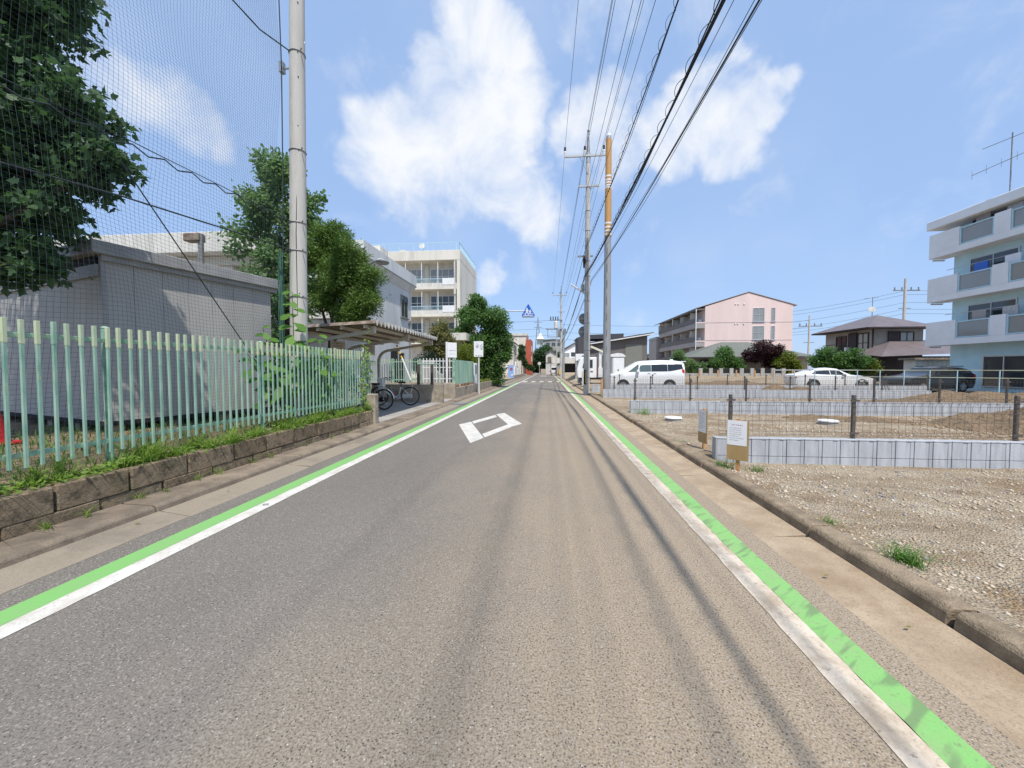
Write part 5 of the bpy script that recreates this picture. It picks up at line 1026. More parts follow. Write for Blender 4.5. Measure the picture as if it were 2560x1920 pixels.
for z in (3.02, 5.9, 8.8):
    P(ba, 'balcony_slab', MB().box(25.4, 5, z, 26.398, 28.8, z + .38), m_bluew2)
    # solid parapet with glazed openings
    segs = [(5, 9.0), (11.2, 12.4), (14.6, 15.8), (18.0, 19.0), (21.2, 22.3), (24.2, 25.0), (26.9, 28.8)]
    for a, b in segs: P(ba, 'parapet', MB().box(25.4, a, z + .385, 25.54, b, z + 1.55), m_bluew2)
    for (a0, b0), (a1, b1) in zip(segs[:-1], segs[1:]): wing(ba, '-x', b0 + .02, a1 - .02, z + .40, z + 1.45, 25.5, 1, 1, m_skyb, m_glassb, .08, .07)
    for k in range(5): wing(ba, '-x', 7 + k * 4.4, 9.6 + k * 4.4, z + .5, z + 2.5, 26.4, 2, 1, m_alu, m_glass, .06, .06)
    P(ba, 'laundry_pole', MB().cyl((25.8, 12, z + 2.0), (25.8, 28, z + 2.0), .02, n=5), m_alu)
    for k in range(7):
        y = 13 + k * 2.1 + (k % 2) * .5; P(ba, 'laundry', MB().box(25.78, y, z + 1.25, 25.83, y + .75, z + 2.0), (m_bluew2, m_blue, m_wht, m_steel, m_pinkd)[(k + int(z)) % 5])
    P(ba, 'gutter_pipe', MB().cyl((25.7, 28.85, z - .06), (26.4, 28.85, z - .06), .05, n=6), m_whtd)
wing(ba, '-x', 24.0, 26.2, .4, 2.3, 26.4, 2, 1, m_alu, m_glass, .08, .07); wing(ba, '-x', 17, 19.2, .4, 2.3, 26.4, 2, 1, m_alu, m_glass, .08, .07)
at1 = T('roof_antenna', 'tall television antenna on the pale blue flats', 'antenna', (25.6, 24, 11.28)); P(at1, 'mast', MB().cyl((25.6, 24.5, 11.2), (25.6, 24.5, 14.6), .035, n=6), m_steeld)
yg = MB().cyl((25.0, 25.4, 14.2), (26.8, 21.8, 14.5), .02, n=5).cyl((24.9, 25.8, 12.9), (26.8, 22.4, 13.7), .02, n=5)
for k in range(8): p = Vector((24.9, 25.8, 12.9)).lerp(Vector((26.8, 22.4, 13.7)), k / 7); yg.cyl(p - Vector((0, 0, .25)), p + Vector((0, 0, .25)), .008, n=4)
P(at1, 'yagi', yg, m_steeld)
# pipe railing in front of the parked cars
pr = T('pipe_railing', 'pale pipe railing in front of the white sedan and black wagon', 'railing', (18, 23, .2)); ra = [(13.5, 24.6), (17.6, 23.9), (20.5, 21.5), (24, 17.5)]
for (x0, y0), (x1, y1) in zip(ra[:-1], ra[1:]):
    for z in (1.05, 1.42): P(pr, 'rail', MB().cyl((x0, y0, z), (x1, y1, z), .02, n=6), m_alu if x0 < 17 else pm('yellowed rail', (.36, .37, .26), .6, .2))
    for k in range(4): t_ = k / 4; P(pr, 'post', MB().cyl((x0 + (x1 - x0) * t_, y0 + (y1 - y0) * t_, .1), (x0 + (x1 - x0) * t_, y0 + (y1 - y0) * t_, 1.44), .024, n=6), m_skyb)
# poles and wires behind the houses
def farpole(label, x, y, h, w_=.16):
    t = T('utility_pole', label, 'utility pole', (x, y, .5), 'utility poles behind the houses'); P(t, 'shaft', MB().cyl((x, y, 0), (x, y, h), w_, w_ * .6, n=10), m_pole, True); P(t, 'crossarm', MB().box(x - 1.8, y - .06, h - 2.0, x + 2.2, y + .06, h - 1.85).box(x - .9, y - .06, h - 4.9, x + .9, y + .06, h - 4.8), m_steeld)
    for q in (-1.6, -.5, .9, 2.0): P(t, 'insulator', MB().cyl((x + q, y, h - 1.85), (x + q, y, h - 1.4), .09, n=8), m_steeld)
    return t
farpole('tall pole rising behind the brown house roof', 58.4, 70, 16.3, .3); farpole('slim pole between the pink flats and the brown house', 46.9, 75, 11.1, .2)
for k, (z, lab) in enumerate(((14.3, 'uppermost'), (13.7, 'second'), (12.4, 'third'), (11.3, 'fourth'), (10.6, 'lowest'))):
    O('overhead_cable', MB().tube(sagline((38, 82, z - 2.6 - k * .1), (58.4, 70, z), .5, 12) + sagline((58.4, 70, z), (95, 62, z + .8), .8, 8)[1:], .022, 4), m_cable, lab + ' wire of the line strung behind the brown house', 'cable', (58, 70, z), 'wires behind the houses')
for k, (z, lab) in enumerate(((8.6, 'upper'), (7.3, 'middle'), (6.2, 'lower'))):
    O('overhead_cable', MB().tube(sagline((2.1, 63, z), (46.9, 75, z + 1.6), .6, 14), .02, 4), m_cable, lab + ' thin wire crossing the sky behind the grey house', 'cable', (24, 69, z), 'wires behind the houses')
    O('overhead_cable', MB().tube(sagline((-30, 66, z + 1.5), (2.0, 63, z + .8), .6, 14), .02, 4), m_cable, lab + ' thin wire crossing the road from the left by the transformer pole', 'cable', (-12, 65, z), 'wires behind the houses')

# ------------------------------------------------------------------ end of the road
def cottage(name, label, x0, x1, y0, y1, zh, wm, rm, ridge, cat='house'):
    t = T(name, label, cat, ((x0 + x1) / 2, (y0 + y1) / 2, .1), 'houses at the end of the road'); P(t, 'wall', MB().box(x0, y0, 0, x1, y1, zh), wm)
    xm = (x0 + x1) / 2; P(t, 'roof', MB().prism([(x0 - .4, y0 - .4, zh), (xm, y0 - .4, zh + ridge), (x1 + .4, y0 - .4, zh), (x1 + .4, y0 - .4, zh + .18), (xm, y0 - .4, zh + ridge + .2), (x0 - .4, y0 - .4, zh + .18)], (0, y1 - y0 + .8, 0)), rm)
    P(t, 'gable', MB().prism([(x0, y0 + .002, zh), (x1, y0 + .002, zh), (xm, y0 + .002, zh + ridge)], (0, .2, 0)), wm); return t
h1 = cottage('balcony_house', 'pale grey house with a long white balcony beyond the truck', 2.9, 10.5, 86, 95, 5.2, m_bluew2, m_slate, 2.4)
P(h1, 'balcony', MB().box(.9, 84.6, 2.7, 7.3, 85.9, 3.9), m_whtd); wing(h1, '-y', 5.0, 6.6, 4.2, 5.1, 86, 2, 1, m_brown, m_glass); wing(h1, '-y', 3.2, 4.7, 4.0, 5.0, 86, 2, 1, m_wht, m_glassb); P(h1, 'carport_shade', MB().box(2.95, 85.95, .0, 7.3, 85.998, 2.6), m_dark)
h2 = cottage('white_house', 'small white house with a brown shuttered window at the road end', -.6, 2.2, 108, 116, 5.6, m_whtd, m_slate, 1.0); wing(h2, '-y', -.1, .9, 3.2, 4.8, 108, 1, 3, m_rust, m_rust, .1)
h3 = T('red_building', 'brick-red rendered building on the left at the road end', 'building', (-6.5, 94, .1), 'houses at the end of the road'); P(h3, 'wall', MB().box(-5.15, 90, 0, -3.9, 100, 8.3), m_redb); P(h3, 'rear_wall', MB().box(-13, 92, 0, -5.16, 101, 9.3), m_cream); P(h3, 'roof_slab', MB().box(-13.2, 91.8, 9.32, -5.0, 101.2, 9.9), m_whtd)
for z in (3.2, 5.6): wing(h3, '+x', 92, 94, z, z + 1.4, -3.9, 2, 1, m_wht, m_glassb)
h4 = cottage('slate_roof_house', 'house with a dark slate hip roof beside the red building', -14, -6.6, 74, 82, 6.3, m_cream, m_slate2, 2.2); wing(h4, '-y', -9, -7.4, 3.2, 4.6, 74, 2, 1, m_alu, m_glass)
h5 = cottage('far_flats', 'grey concrete flats on the wooded rise at the road end', -1.5, 5.5, 150, 165, 12.5, m_conc, m_conc, .3, 'building')
for k in range(3): wing(h5, '-y', -.8 + k * 2.1, .7 + k * 2.1, 10.2, 11.6, 150, 2, 1, m_alu, m_glass)
ew = O('boundary_wall', MB().box(-2.4, 128, 0, .5, 128.3, 1.45).box(.5, 127.9, 0, 2.0, 128.3, 1.3), pm('beige blocks', (.42, .34, .25), .9, .12, 2), 'beige wall closing the far end of the road', 'wall', (-1, 128, 0))
tw = T('transmission_tower', 'distant steel lattice tower on the skyline', 'lattice tower', (-7.8, 300, 0)); lt = MB()
def leg(sx, sy, z): w_ = 3.4 - 2.9 * min(1, z / 36); return Vector((-7.8 + sx * w_, 300 + sy * w_, z))
for sx in (-1, 1):
    for sy in (-1, 1): lt.beam(leg(sx, sy, 0), leg(sx, sy, 36), .28, .28); lt.beam(leg(sx, sy, 36), (-7.8, 300, 41), .2, .2)
for k in range(12):
    z0, z1 = k * 3, k * 3 + 3
    for s_ in (-1, 1): lt.beam(leg(-s_, -1, z0), leg(s_, -1, z1), .14, .14); lt.beam(leg(-1, s_, z0), leg(-1, -s_, z1), .14, .14); lt.beam(leg(1, s_, z0), leg(1, -s_, z1), .14, .14)
P(tw, 'lattice', lt, m_steeld); P(tw, 'dish_platform', MB().cyl((-5.9, 299, 24), (-5.9, 299, 29), 4.2, .3, n=4).box(-8.5, 298, 19.5, -3.4, 300, 24), m_whtd)
for z in (33, 37): P(tw, 'crossarm', MB().box(-11, 299.8, z, -4.6, 300.2, z + .3), m_steeld)
# painted boards and white panels along the school frontage
bd = T('painted_board', 'pale blue painted board standing by the school gate', 'board', (-4.95, 52, .1), 'boards along the far left kerb'); P(bd, 'board', MB().box(-5.35, 51.9, .1, -4.6, 52.0, 2.0), pm('powder blue paint', (.24, .37, .66), .6, .06)); P(bd, 'red_mark', MB().ring((-4.9, 51.88, 1.5), (0, 1, 0), .13, .05, 16, 5), m_red); P(bd, 'white_mark', MB().box(-4.88, 51.88, .55, -4.74, 51.895, .8), m_paper)
for k, (y, h, lab) in enumerate(((55, 1.9, 'nearest white panel beyond the blue board'), (57.5, 2.6, 'tallest white panel with a rounded top beyond the blue board'), (60.5, 1.7, 'third white panel beyond the blue board'), (63.5, 1.7, 'farthest white panel beyond the blue board'))):
    O('hoarding', MB().box(-4.9, y, .1, -4.7, y + 2.2, h - .3).box(-4.88, y + .2, h - .3, -4.72, y + 2.0, h), m_wht, lab, 'hoarding', (-4.8, y, .1), 'boards along the far left kerb')
O('low_wall', MB().box(-4.75, 53, 0, -4.5, 75, .62), m_oldwall, 'low dark kerbside wall below the white panels', 'wall', (-4.6, 60, .1))
O('traffic_mirror', MB().disc((-2.6, 118, 3.1), (0, -1, 0), .5, .1, 20).cyl((-2.6, 118.1, 0), (-2.6, 118.1, 3.2), .06, n=8), m_whtd, 'round traffic mirror on a post at the road end', 'mirror', (-2.6, 118, 0))
# ------------------------------------------------------------------ vegetation: crown lobes as (x, y, z, radius)
CL_maple = [(-7.45, 5.1, 6.39, 0.73), (-6.92, 5.1, 6.64, 0.39), (-7.42, 5.1, 5.68, 0.73), (-6.55, 5.1, 5.08, 0.46), (-6.13, 5.1, 4.57, 0.3), (-7.1, 5.1, 4.62, 0.67), (-6.33, 5.1, 4.26, 0.33), (-7.59, 5.1, 3.98, 0.75), (-7.03, 5.1, 3.76, 0.4), (-7.79, 5.1, 3.18, 0.48), (-7.18, 5.1, 3.1, 0.27), (-7.92, 5.1, 4.86, 0.68), (-7.64, 5.1, 7.18, 0.73), (-7.04, 5.1, 7.18, 0.59)]
CL_ginkgo = [(-9.21, 12.5, 8.2, 0.47), (-8.73, 12.5, 7.65, 0.78), (-9.49, 12.5, 6.91, 0.94), (-8.43, 12.5, 6.57, 0.78), (-9.78, 12.5, 5.69, 0.86), (-8.79, 12.5, 5.35, 1.02), (-9.56, 12.5, 4.44, 0.95), (-8.49, 12.5, 3.95, 0.78), (-7.89, 12.5, 7.16, 0.39), (-9.17, 12.5, 3.18, 0.79)]
CL_juniper = [(-6.7, 11.6, 5.6, 0.54), (-6.11, 11.6, 5.09, 0.51), (-7.09, 11.6, 4.9, 0.58), (-5.75, 11.6, 4.3, 0.51), (-6.42, 11.6, 4.18, 0.65), (-5.61, 11.6, 3.59, 0.46), (-6.14, 11.6, 3.39, 0.55), (-6.96, 11.6, 3.76, 0.52), (-5.46, 11.6, 3.87, 0.21), (-5.92, 11.6, 3.03, 0.37)]
CL_tree3 = [(-5.52, 31, 6.76, 0.97), (-6.28, 31, 5.48, 1.19), (-4.4, 31, 5.45, 1.26), (-5.53, 31, 3.8, 1.68), (-3.84, 31, 3.79, 1.04), (-4.97, 31, 1.94, 1.57), (-7.05, 31, 4.0, 0.9), (-3.4, 31, 2.67, 0.67), (-6.49, 31, 2.5, 1.12), (-4.52, 31, 1.19, 1.04)]
CL_olive = [(-6.22, 22, 3.68, 0.59), (-6.72, 22, 2.96, 0.54), (-5.74, 22, 3.01, 0.53), (-6.09, 22, 2.48, 0.37)]
CL_shrub = [(-5.28, 24.5, 2.53, 0.53), (-5.79, 24.5, 2.05, 0.42), (-4.89, 24.5, 2.14, 0.41)]
CL_topiary = [(-6.69, 21, 1.98, 0.44), (-7.06, 21, 1.88, 0.26), (-6.32, 21, 1.85, 0.26)]
CL_r_bush1 = [(22.87, 52.5, 3.0, 1.34), (21.89, 52.5, 2.48, 1.03), (24.01, 52.5, 2.38, 1.03)]
CL_r_purple = [(27.25, 52.5, 3.75, 1.33), (28.7, 52.5, 3.9, 0.92), (26.29, 52.5, 3.14, 0.92), (28.24, 52.5, 2.88, 1.12)]
CL_r_bush2 = [(30.22, 52.5, 2.62, 1.12), (29.22, 52.5, 2.47, 0.92), (31.14, 52.5, 2.36, 0.71)]
CL_r_left = [(15.9, 49, 3.06, 0.73), (16.28, 49, 2.42, 0.73), (15.53, 49, 2.33, 0.49)]
CL_r_low = [(18.66, 52.5, 1.97, 0.68), (19.66, 52.5, 1.86, 0.68)]
CL_r_big = [(24.11, 36, 2.54, 0.83), (24.92, 36, 2.33, 0.76), (23.47, 36, 2.09, 0.62)]
CL_r_big2 = [(26.04, 36, 2.39, 0.76), (26.69, 36, 2.08, 0.62), (25.57, 36, 1.98, 0.55)]
CL_r_small = [(27.52, 35.5, 1.84, 0.44), (27.27, 35.5, 1.74, 0.34)]
CL_yew = [(-5.29, 78, 4.87, 0.72), (-5.37, 78, 3.83, 0.72), (-5.13, 78, 5.83, 0.56)]
CL_wood = [(-3.12, 138, 6.74, 1.7), (-1.15, 138, 7.72, 1.98), (-4.53, 138, 4.9, 1.42), (-1.99, 138, 4.61, 1.98), (0.83, 138, 6.72, 1.41), (-3.54, 138, 2.92, 1.28), (-5.38, 138, 3.2, 1.14), (-0.01, 138, 4.61, 1.41), (2.79, 138, 6.01, 1.41)]
CL_hedgeL = [(-5.24, 88, 3.04, 0.63), (-4.33, 88, 2.13, 0.54), (-3.61, 88, 1.86, 0.45), (-7.25, 88, 1.68, 0.45)]
rng = np.random.default_rng(21)
def leafmesh(name, pos, nrm_, dirv, size, shape):
    """pos, normal, tip direction, size arrays -> one mesh of leaf-shaped faces"""
    n = len(pos); side = np.cross(nrm_, dirv); side /= np.linalg.norm(side, axis=1)[:, None] + 1e-9; dirv = np.cross(side, nrm_)
    if shape == 'maple': pr_ = [(0, 0), (.30, .05), (.28, .22), (.52, .42), (.26, .50), (.22, .62), (0, 1.0), (-.22, .62), (-.26, .50), (-.52, .42), (-.28, .22), (-.30, .05)]; fold = .12
    elif shape == 'fan': pr_ = [(0, 0), (.30, .55), (.26, .85), (0, 1.0), (-.26, .85), (-.30, .55)]; fold = .10
    elif shape == 'spray': pr_ = [(0, 0), (.13, .45), (0, 1.0), (-.13, .45)]; fold = .05
    else: pr_ = [(0, 0), (.27, .42), (0, 1.0), (-.27, .42)]; fold = .12
    k = len(pr_); V = np.zeros((n, k, 3))
    for i, (a, b) in enumerate(pr_): V[:, i] = pos + side * (a * size)[:, None] + dirv * (b * size)[:, None] + nrm_ * (abs(a) * fold * size - .10 * b * b * size)[:, None]
    me = bpy.data.meshes.new(name); me.vertices.add(n * k); me.vertices.foreach_set('co', V.reshape(-1)); me.loops.add(n * k); me.loops.foreach_set('vertex_index', np.arange(n * k, dtype=np.int32))
    me.polygons.add(n); me.polygons.foreach_set('loop_start', np.arange(0, n * k, k, dtype=np.int32)); me.polygons.foreach_set('loop_total', np.full(n, k, dtype=np.int32)); me.update(calc_edges=True); return me
def unit(v): return v / (np.linalg.norm(v, axis=1)[:, None] + 1e-9)
def crown(par, name, mat, lobes, per_m2, size, shape='leaf', depth=1.0, up=.5, twigs=9, jag=.25, droop=0.):
    """leaves gathered in twig tufts over the shell of every lobe, so that gaps and dark hollows stay open"""
    g = ORG[par.name]; PP = []; NN = []; DD = []; SS = []
    for (x, y, z, r) in lobes:
        yy = y + rng.uniform(-.5, .5) * depth * r; nt_ = max(8, int(twigs * 4 * math.pi * r * r / (.30 * r + .12) ** 2 * .25))
        d = unit(rng.normal(size=(nt_, 3))); rad = r * (1 - jag * rng.random(nt_) ** .7 + .30 * jag * rng.random(nt_)); rad *= np.where(rng.random(nt_) < .22, .55, 1)
        tc_ = np.array([x, yy, z]) + d * rad[:, None] * np.array([1, depth, 1]); nl = max(4, int(per_m2 * 4 * math.pi * r * r / nt_))
        tr_ = .16 * r + .07
        for c, dd in zip(tc_, d):
            k = rng.poisson(nl) + 2; off = rng.normal(size=(k, 3)) * tr_ * np.array([1, 1, .55]); PP.append(c + off)
            no = unit(rng.normal(size=(k, 3)) * .75 + np.array([0, 0, up]) + dd * .35); NN.append(no)
            DD.append(unit(dd + rng.normal(size=(k, 3)) * .6 + np.array([0, 0, -droop]) + off / (tr_ + .01) * .5)); SS.append(size * rng.uniform(.5, 1.3, k))
    PP = np.concatenate(PP) - np.array(g); me = leafmesh(name, PP, np.concatenate(NN), np.concatenate(DD), np.concatenate(SS), shape)
    o = link(name, me, mat, par); ORG[o.name] = g; return o
def sub(lobes, m=5, k=.48, spread=.72, seed=1):
    """break each lobe into smaller uneven ones so that the outline stays ragged"""
    r_ = np.random.default_rng(seed); o = []
    for (x, y, z, r) in lobes:
        d = unit(r_.normal(size=(m, 3)))
        for q in d: s = spread * r_.uniform(.55, 1.15); o.append((x + q[0] * r * s, y + q[1] * r * s, z + q[2] * r * s, r * k * r_.uniform(.7, 1.2)))
    return o
def limbs(par, base, fork, lobes, r0, mat=None):
    mb = MB(); base, fork = Vector(base), Vector(fork); mid = base.lerp(fork, .5) + Vector((.05, .03, 0)); mb.tube([base - Vector((0, 0, .1)), base + Vector((0, 0, .15)), mid, fork], [r0 * 1.35, r0, r0 * .85, r0 * .7], 10)
    for i, (x, y, z, r) in enumerate(lobes):
        e = Vector((x, y, z)); m_ = fork.lerp(e, .5) + Vector((.12 * math.sin(i * 2.1), .12 * math.cos(i * 1.7), -.10)); mb.tube([fork - Vector((0, 0, .1)), m_, e], [r0 * .45, r0 * .28, r0 * .1], 6)
        for q in range(3): d = Vector((math.sin(i + q * 2.1), math.cos(i * 1.3 + q * 2.1), .4)) * r * .7; mb.tube([m_.lerp(e, .6), e + d * .5, e + d], [r0 * .14, r0 * .08, r0 * .03], 4)
    return P(par, 'trunk', mb, mat or m_bark, True)
lf_maple = leafmat('dark maple leaf', (.018, .050, .026), (.080, .160, .060), .4); lf_gink = leafmat('soft green leaf', (.075, .155, .06), (.20, .31, .13), .5)
lf_jun = leafmat('juniper needle', (.014, .046, .010), (.165, .275, .050), .28); lf_dk = leafmat('deep green leaf', (.030, .082, .024), (.13, .245, .06), .4)
lf_olive = leafmat('olive leaf', (.10, .11, .035), (.24, .235, .09), .35); lf_yel = leafmat('yellow green leaf', (.08, .12, .015), (.20, .25, .035), .35); lf_top = leafmat('clipped dark leaf', (.004, .013, .008), (.018, .045, .018), .15)
lf_pur = leafmat('purple leaf', (.018, .006, .009), (.060, .020, .024), .25); lf_wood = leafmat('far woodland leaf', (.022, .055, .022), (.065, .125, .035), .3); lf_weed = leafmat('fresh weed', (.09, .18, .03), (.29, .42, .085), .45); lf_grass = leafmat('grass blade', (.045, .13, .018), (.13, .26, .04), .35)
lf_dry = leafmat('drying grass', (.16, .17, .05), (.30, .27, .11), .3)

mt = T('maple_tree', 'large dark-leaved tree at the upper left behind the net', 'tree', (-8.9, 4.6, .42)); deep = CL_maple + [(-8.3, 4.6, 6.3, .9), (-8.5, 4.4, 5.0, .9), (-8.4, 4.5, 4.0, .7), (-8.6, 5.6, 7.2, .9)]; CL_maple = [(a - .28, b, c, r) for a, b, c, r in CL_maple]; deep = CL_maple + deep[len(CL_maple):]; shade = [(-8.6, 3.7, 5.4, 1.0), (-9.6, 3.7, 5.2, 1.1), (-9.0, 3.2, 6.6, 1.1), (-7.7, 3.9, 6.4, .8), (-10.2, 4.0, 6.4, 1.2)]; edge_ = sub(CL_maple, 7, .22, 1.12, 4)  # shade: unseen extra lobes, added out of view to shade the shed front
crown(mt, 'crown', lf_maple, sub(deep, 6, .40, .72, 3) + edge_ + shade, 120, .112, 'maple', 1.0, .45, 6, .5, .5); limbs(mt, (-8.9, 4.6, .4), (-8.7, 4.7, 3.0), deep, .15)
gk = T('young_tree', 'soft green tree behind the net pole', 'tree', (-8.9, 12.6, .42)); crown(gk, 'crown', lf_gink, sub(CL_ginkgo, 7, .42, .8, 5), 95, .13, 'fan', 1.0, .4, 7, .5); limbs(gk, (-8.9, 12.6, .35), (-8.9, 12.55, 2.6), CL_ginkgo, .12)
jn = T('juniper_tree', 'clipped juniper with bare dark hollows above the bicycle shelter', 'tree', (-6.9, 11.6, .09)); crown(jn, 'crown', lf_jun, sub(CL_juniper, 10, .42, .72, 6), 1250, .10, 'spray', .9, .3, 16, .2); limbs(jn, (-6.98, 11.6, .05), (-6.75, 11.6, 2.4), CL_juniper, .13)
t3 = T('cherry_tree', 'broad dark green tree leaning over the roadside wall', 'tree', (-5.1, 31, .3)); crown(t3, 'crown', lf_dk, sub(CL_tree3, 9, .50, .66, 7), 105, .19, 'leaf', 1.0, .8, 8, .45, .3); limbs(t3, (-5.1, 31, .25), (-5.0, 31, 1.6), CL_tree3, .16)
ol = T('olive_tree', 'small olive-toned tree beside the shelter roof end', 'tree', (-6.2, 22, .3)); crown(ol, 'crown', lf_olive, sub(CL_olive, 6, .5, .75, 8), 260, .13, 'leaf', 1, .6, 10, .4); limbs(ol, (-6.2, 22, .25), (-6.2, 22, 1.8), CL_olive, .07)
sb2 = T('conifer_shrub', 'feathery yellow-green shrub behind the green sheet panels', 'shrub', (-5.3, 24.5, .3)); crown(sb2, 'crown', lf_yel, CL_shrub + [(-5.3, 24.6, 1.4, .6)], 520, .16, 'spray', 1, .1, 10, .3); limbs(sb2, (-5.3, 24.5, .25), (-5.3, 24.5, 1.0), CL_shrub, .05)
tp = T('round_bush', 'dark clipped round bush above the curved concrete wall', 'bush', (-6.7, 21, .3)); crown(tp, 'crown', lf_top, CL_topiary + [(-6.7, 21, 1.5, .5)], 900, .07, 'leaf', 1, .2, 12, .12); limbs(tp, (-6.7, 21, .25), (-6.7, 21, 1.1), CL_topiary, .06)
for nm, lab, lobes, mt_, sz, den in (('garden_bush', 'large green bush behind the left end of the pillar wall', CL_r_bush1, lf_dk, .26, 70), ('purple_tree', 'dark purple-leaved tree in front of the green-roofed house', CL_r_purple, lf_pur, .24, 80), ('garden_bush', 'bright green bush right of the purple tree', CL_r_bush2, lf_yel, .24, 75), ('garden_tree', 'slim light green tree left of the green-roofed house', CL_r_left, lf_gink, .2, 110), ('garden_bush', 'low hedge bush between the minivan and the pillar wall', CL_r_low, lf_gink, .2, 110),
        ('garden_bush', 'left of two glossy bushes before the brown house', CL_r_big, lf_dk, .2, 120), ('garden_bush', 'right of two glossy bushes before the brown house', CL_r_big2, lf_dk, .2, 120), ('garden_bush', 'small yellow-green bush before the brown house porch', CL_r_small, lf_yel, .14, 200), ('yew_tree', 'narrow dark conifer in front of the red building', CL_yew, lf_wood, .3, 70), ('hedge_shrub', 'mixed shrubs along the left kerb at the road end', CL_hedgeL, lf_wood, .25, 80)):
    x, y = lobes[0][0], lobes[0][1]; t = T(nm, lab, 'tree' if 'tree' in nm else 'bush', (x, y, .5), 'garden shrubs and trees'); ext = list(lobes) + [(a + .1, b, max(.6, c - r * .9), r * .9) for a, b, c, r in lobes if c - r > .9 and 'tree' not in nm]
    crown(t, 'crown', mt_, sub(ext, 5, .52, .7, 9), den, sz, 'spray' if 'yew' in nm else 'leaf', 1, .5, 9, .35); limbs(t, (x, y, .2), (x, y, max(.9, lobes[0][2] - 1.2)), lobes, .09)
wd = []
for (x, y, z, r) in CL_wood: wd += [(x, y, z, r), (x + rng.uniform(-1, 1), y + 4, max(1.5, z - 2), r), (x + rng.uniform(-1, 1), y + 8, z + .6, r * .9)]
wd += [(x, 150 + rng.uniform(-5, 5), rng.uniform(1.5, 5), 2.4) for x in np.arange(-16, -3, 1.6)] + [(x, 175, rng.uniform(3, 6), 3) for x in np.arange(-60, 80, 4)]
def stuff_crown(name, label, mat, lobes, den, sz, shape='leaf'):
    r = T(name, label, None); o = crown(r, name, mat, lobes, den, sz, shape, 1, .5, 9, .35); o.parent = None; bpy.data.objects.remove(r); o.name = name; tag(o, label, kind='stuff'); return o
stuff_crown('woodland', 'wooded rise and tree line closing the far end of the road', lf_wood, wd, 22, .55)

# broad-leaved plant climbing at the foot of the net pole
bp_ = T('broadleaf_plant', 'large-leaved plant growing up beside the concrete net pole', 'plant', (-4.95, 7.2, .43)); stems = MB(); lp = []; ln = []; ld = []; ls = []
for (sx, sy, hx, hy, hz, nl) in ((-4.90, 7.05, -4.80, 6.95, 2.95, 12), (-5.05, 7.0, -5.25, 6.75, 2.25, 10), (-4.9, 7.3, -4.78, 7.2, 2.05, 9), (-5.1, 6.9, -5.4, 6.5, 1.85, 8), (-4.9, 7.5, -4.72, 8.0, 1.75, 8), (-4.95, 7.0, -5.0, 6.6, 1.6, 8), (-4.85, 7.4, -4.7, 7.6, 2.2, 8)):
    a, b = Vector((sx, sy, .42)), Vector((hx, hy, hz)); m_ = a.lerp(b, .5) + Vector((.05, -.03, .1)); stems.tube([a, m_, b], [.014, .011, .005], 5); nl = int(nl * 1.8)
    for k in range(nl):
        t_ = .30 + .70 * k / (nl - 1); p = a.lerp(m_, t_ * 2) if t_ < .5 else m_.lerp(b, t_ * 2 - 1); an = k * 2.4 + sx * 9; d = np.array([math.cos(an), math.sin(an), .15])
        lp.append(tuple(p)); ld.append(d); ln.append(np.array([.35 + .25 * math.cos(an), -.6 + .25 * math.sin(an), .8])); ls.append(.25 * (1.1 - .5 * max(0, t_ - .75) * 3))
me = leafmesh('leaves', np.array(lp) - np.array(ORG[bp_.name]), unit(np.array(ln)), unit(np.array(ld)), np.array(ls), 'fan'); o = link('leaves', me, leafmat('broad leaf', (.06, .15, .02), (.16, .33, .05), .45), bp_); ORG[o.name] = ORG[bp_.name]; P(bp_, 'stem', stems, m_bark)
vn = T('vine', 'vine with small leaves climbing the end of the green picket fence', 'vine', (-4.58, 9.5, .45)); vb = MB(); lp = []
for k in range(5):
    pts = [(-4.57 + .03 * math.sin(k + q), 9.15 + .11 * k + .05 * math.sin(q * 1.3 + k), .5 + q * (.16 + .03 * k)) for q in range(8)]; vb.tube(pts, .004, 4); lp += [(p[0] + .02, p[1] + rng.uniform(-.06, .06), p[2] + rng.uniform(-.05, .05)) for p in pts for _ in range(4)]
lp = np.array(lp); k = len(lp); me = leafmesh('leaves', lp - np.array(ORG[vn.name]), unit(rng.normal(size=(k, 3)) * .4 + np.array([.8, -.5, .4])), unit(rng.normal(size=(k, 3)) + np.array([0, 0, -.5])), rng.uniform(.05, .10, k), 'fan'); o = link('leaves', me, lf_weed, vn); ORG[o.name] = ORG[vn.name]; P(vn, 'stem', vb, m_bark)
hb = T('shrub_behind_fence', 'shaded undergrowth behind the fence near its far end', 'shrub', (-5.8, 9, .42)); crown(hb, 'crown', lf_dk, [(-5.5, 8.6, .9, .45), (-5.7, 9.1, 1.2, .5), (-6.2, 9.4, 1.4, .55), (-5.4, 8.0, .8, .35), (-7.2, 10.2, 1.3, .7), (-7.9, 12.9, 1.2, .8), (-8.3, 14.5, 1.3, .8)], 260, .12, 'leaf', 1, .5)
limbs(hb, (-5.8, 9, .4), (-5.8, 9, .8), [(-5.5, 8.6, .9, .3), (-6.2, 9.4, 1.4, .3)], .03)

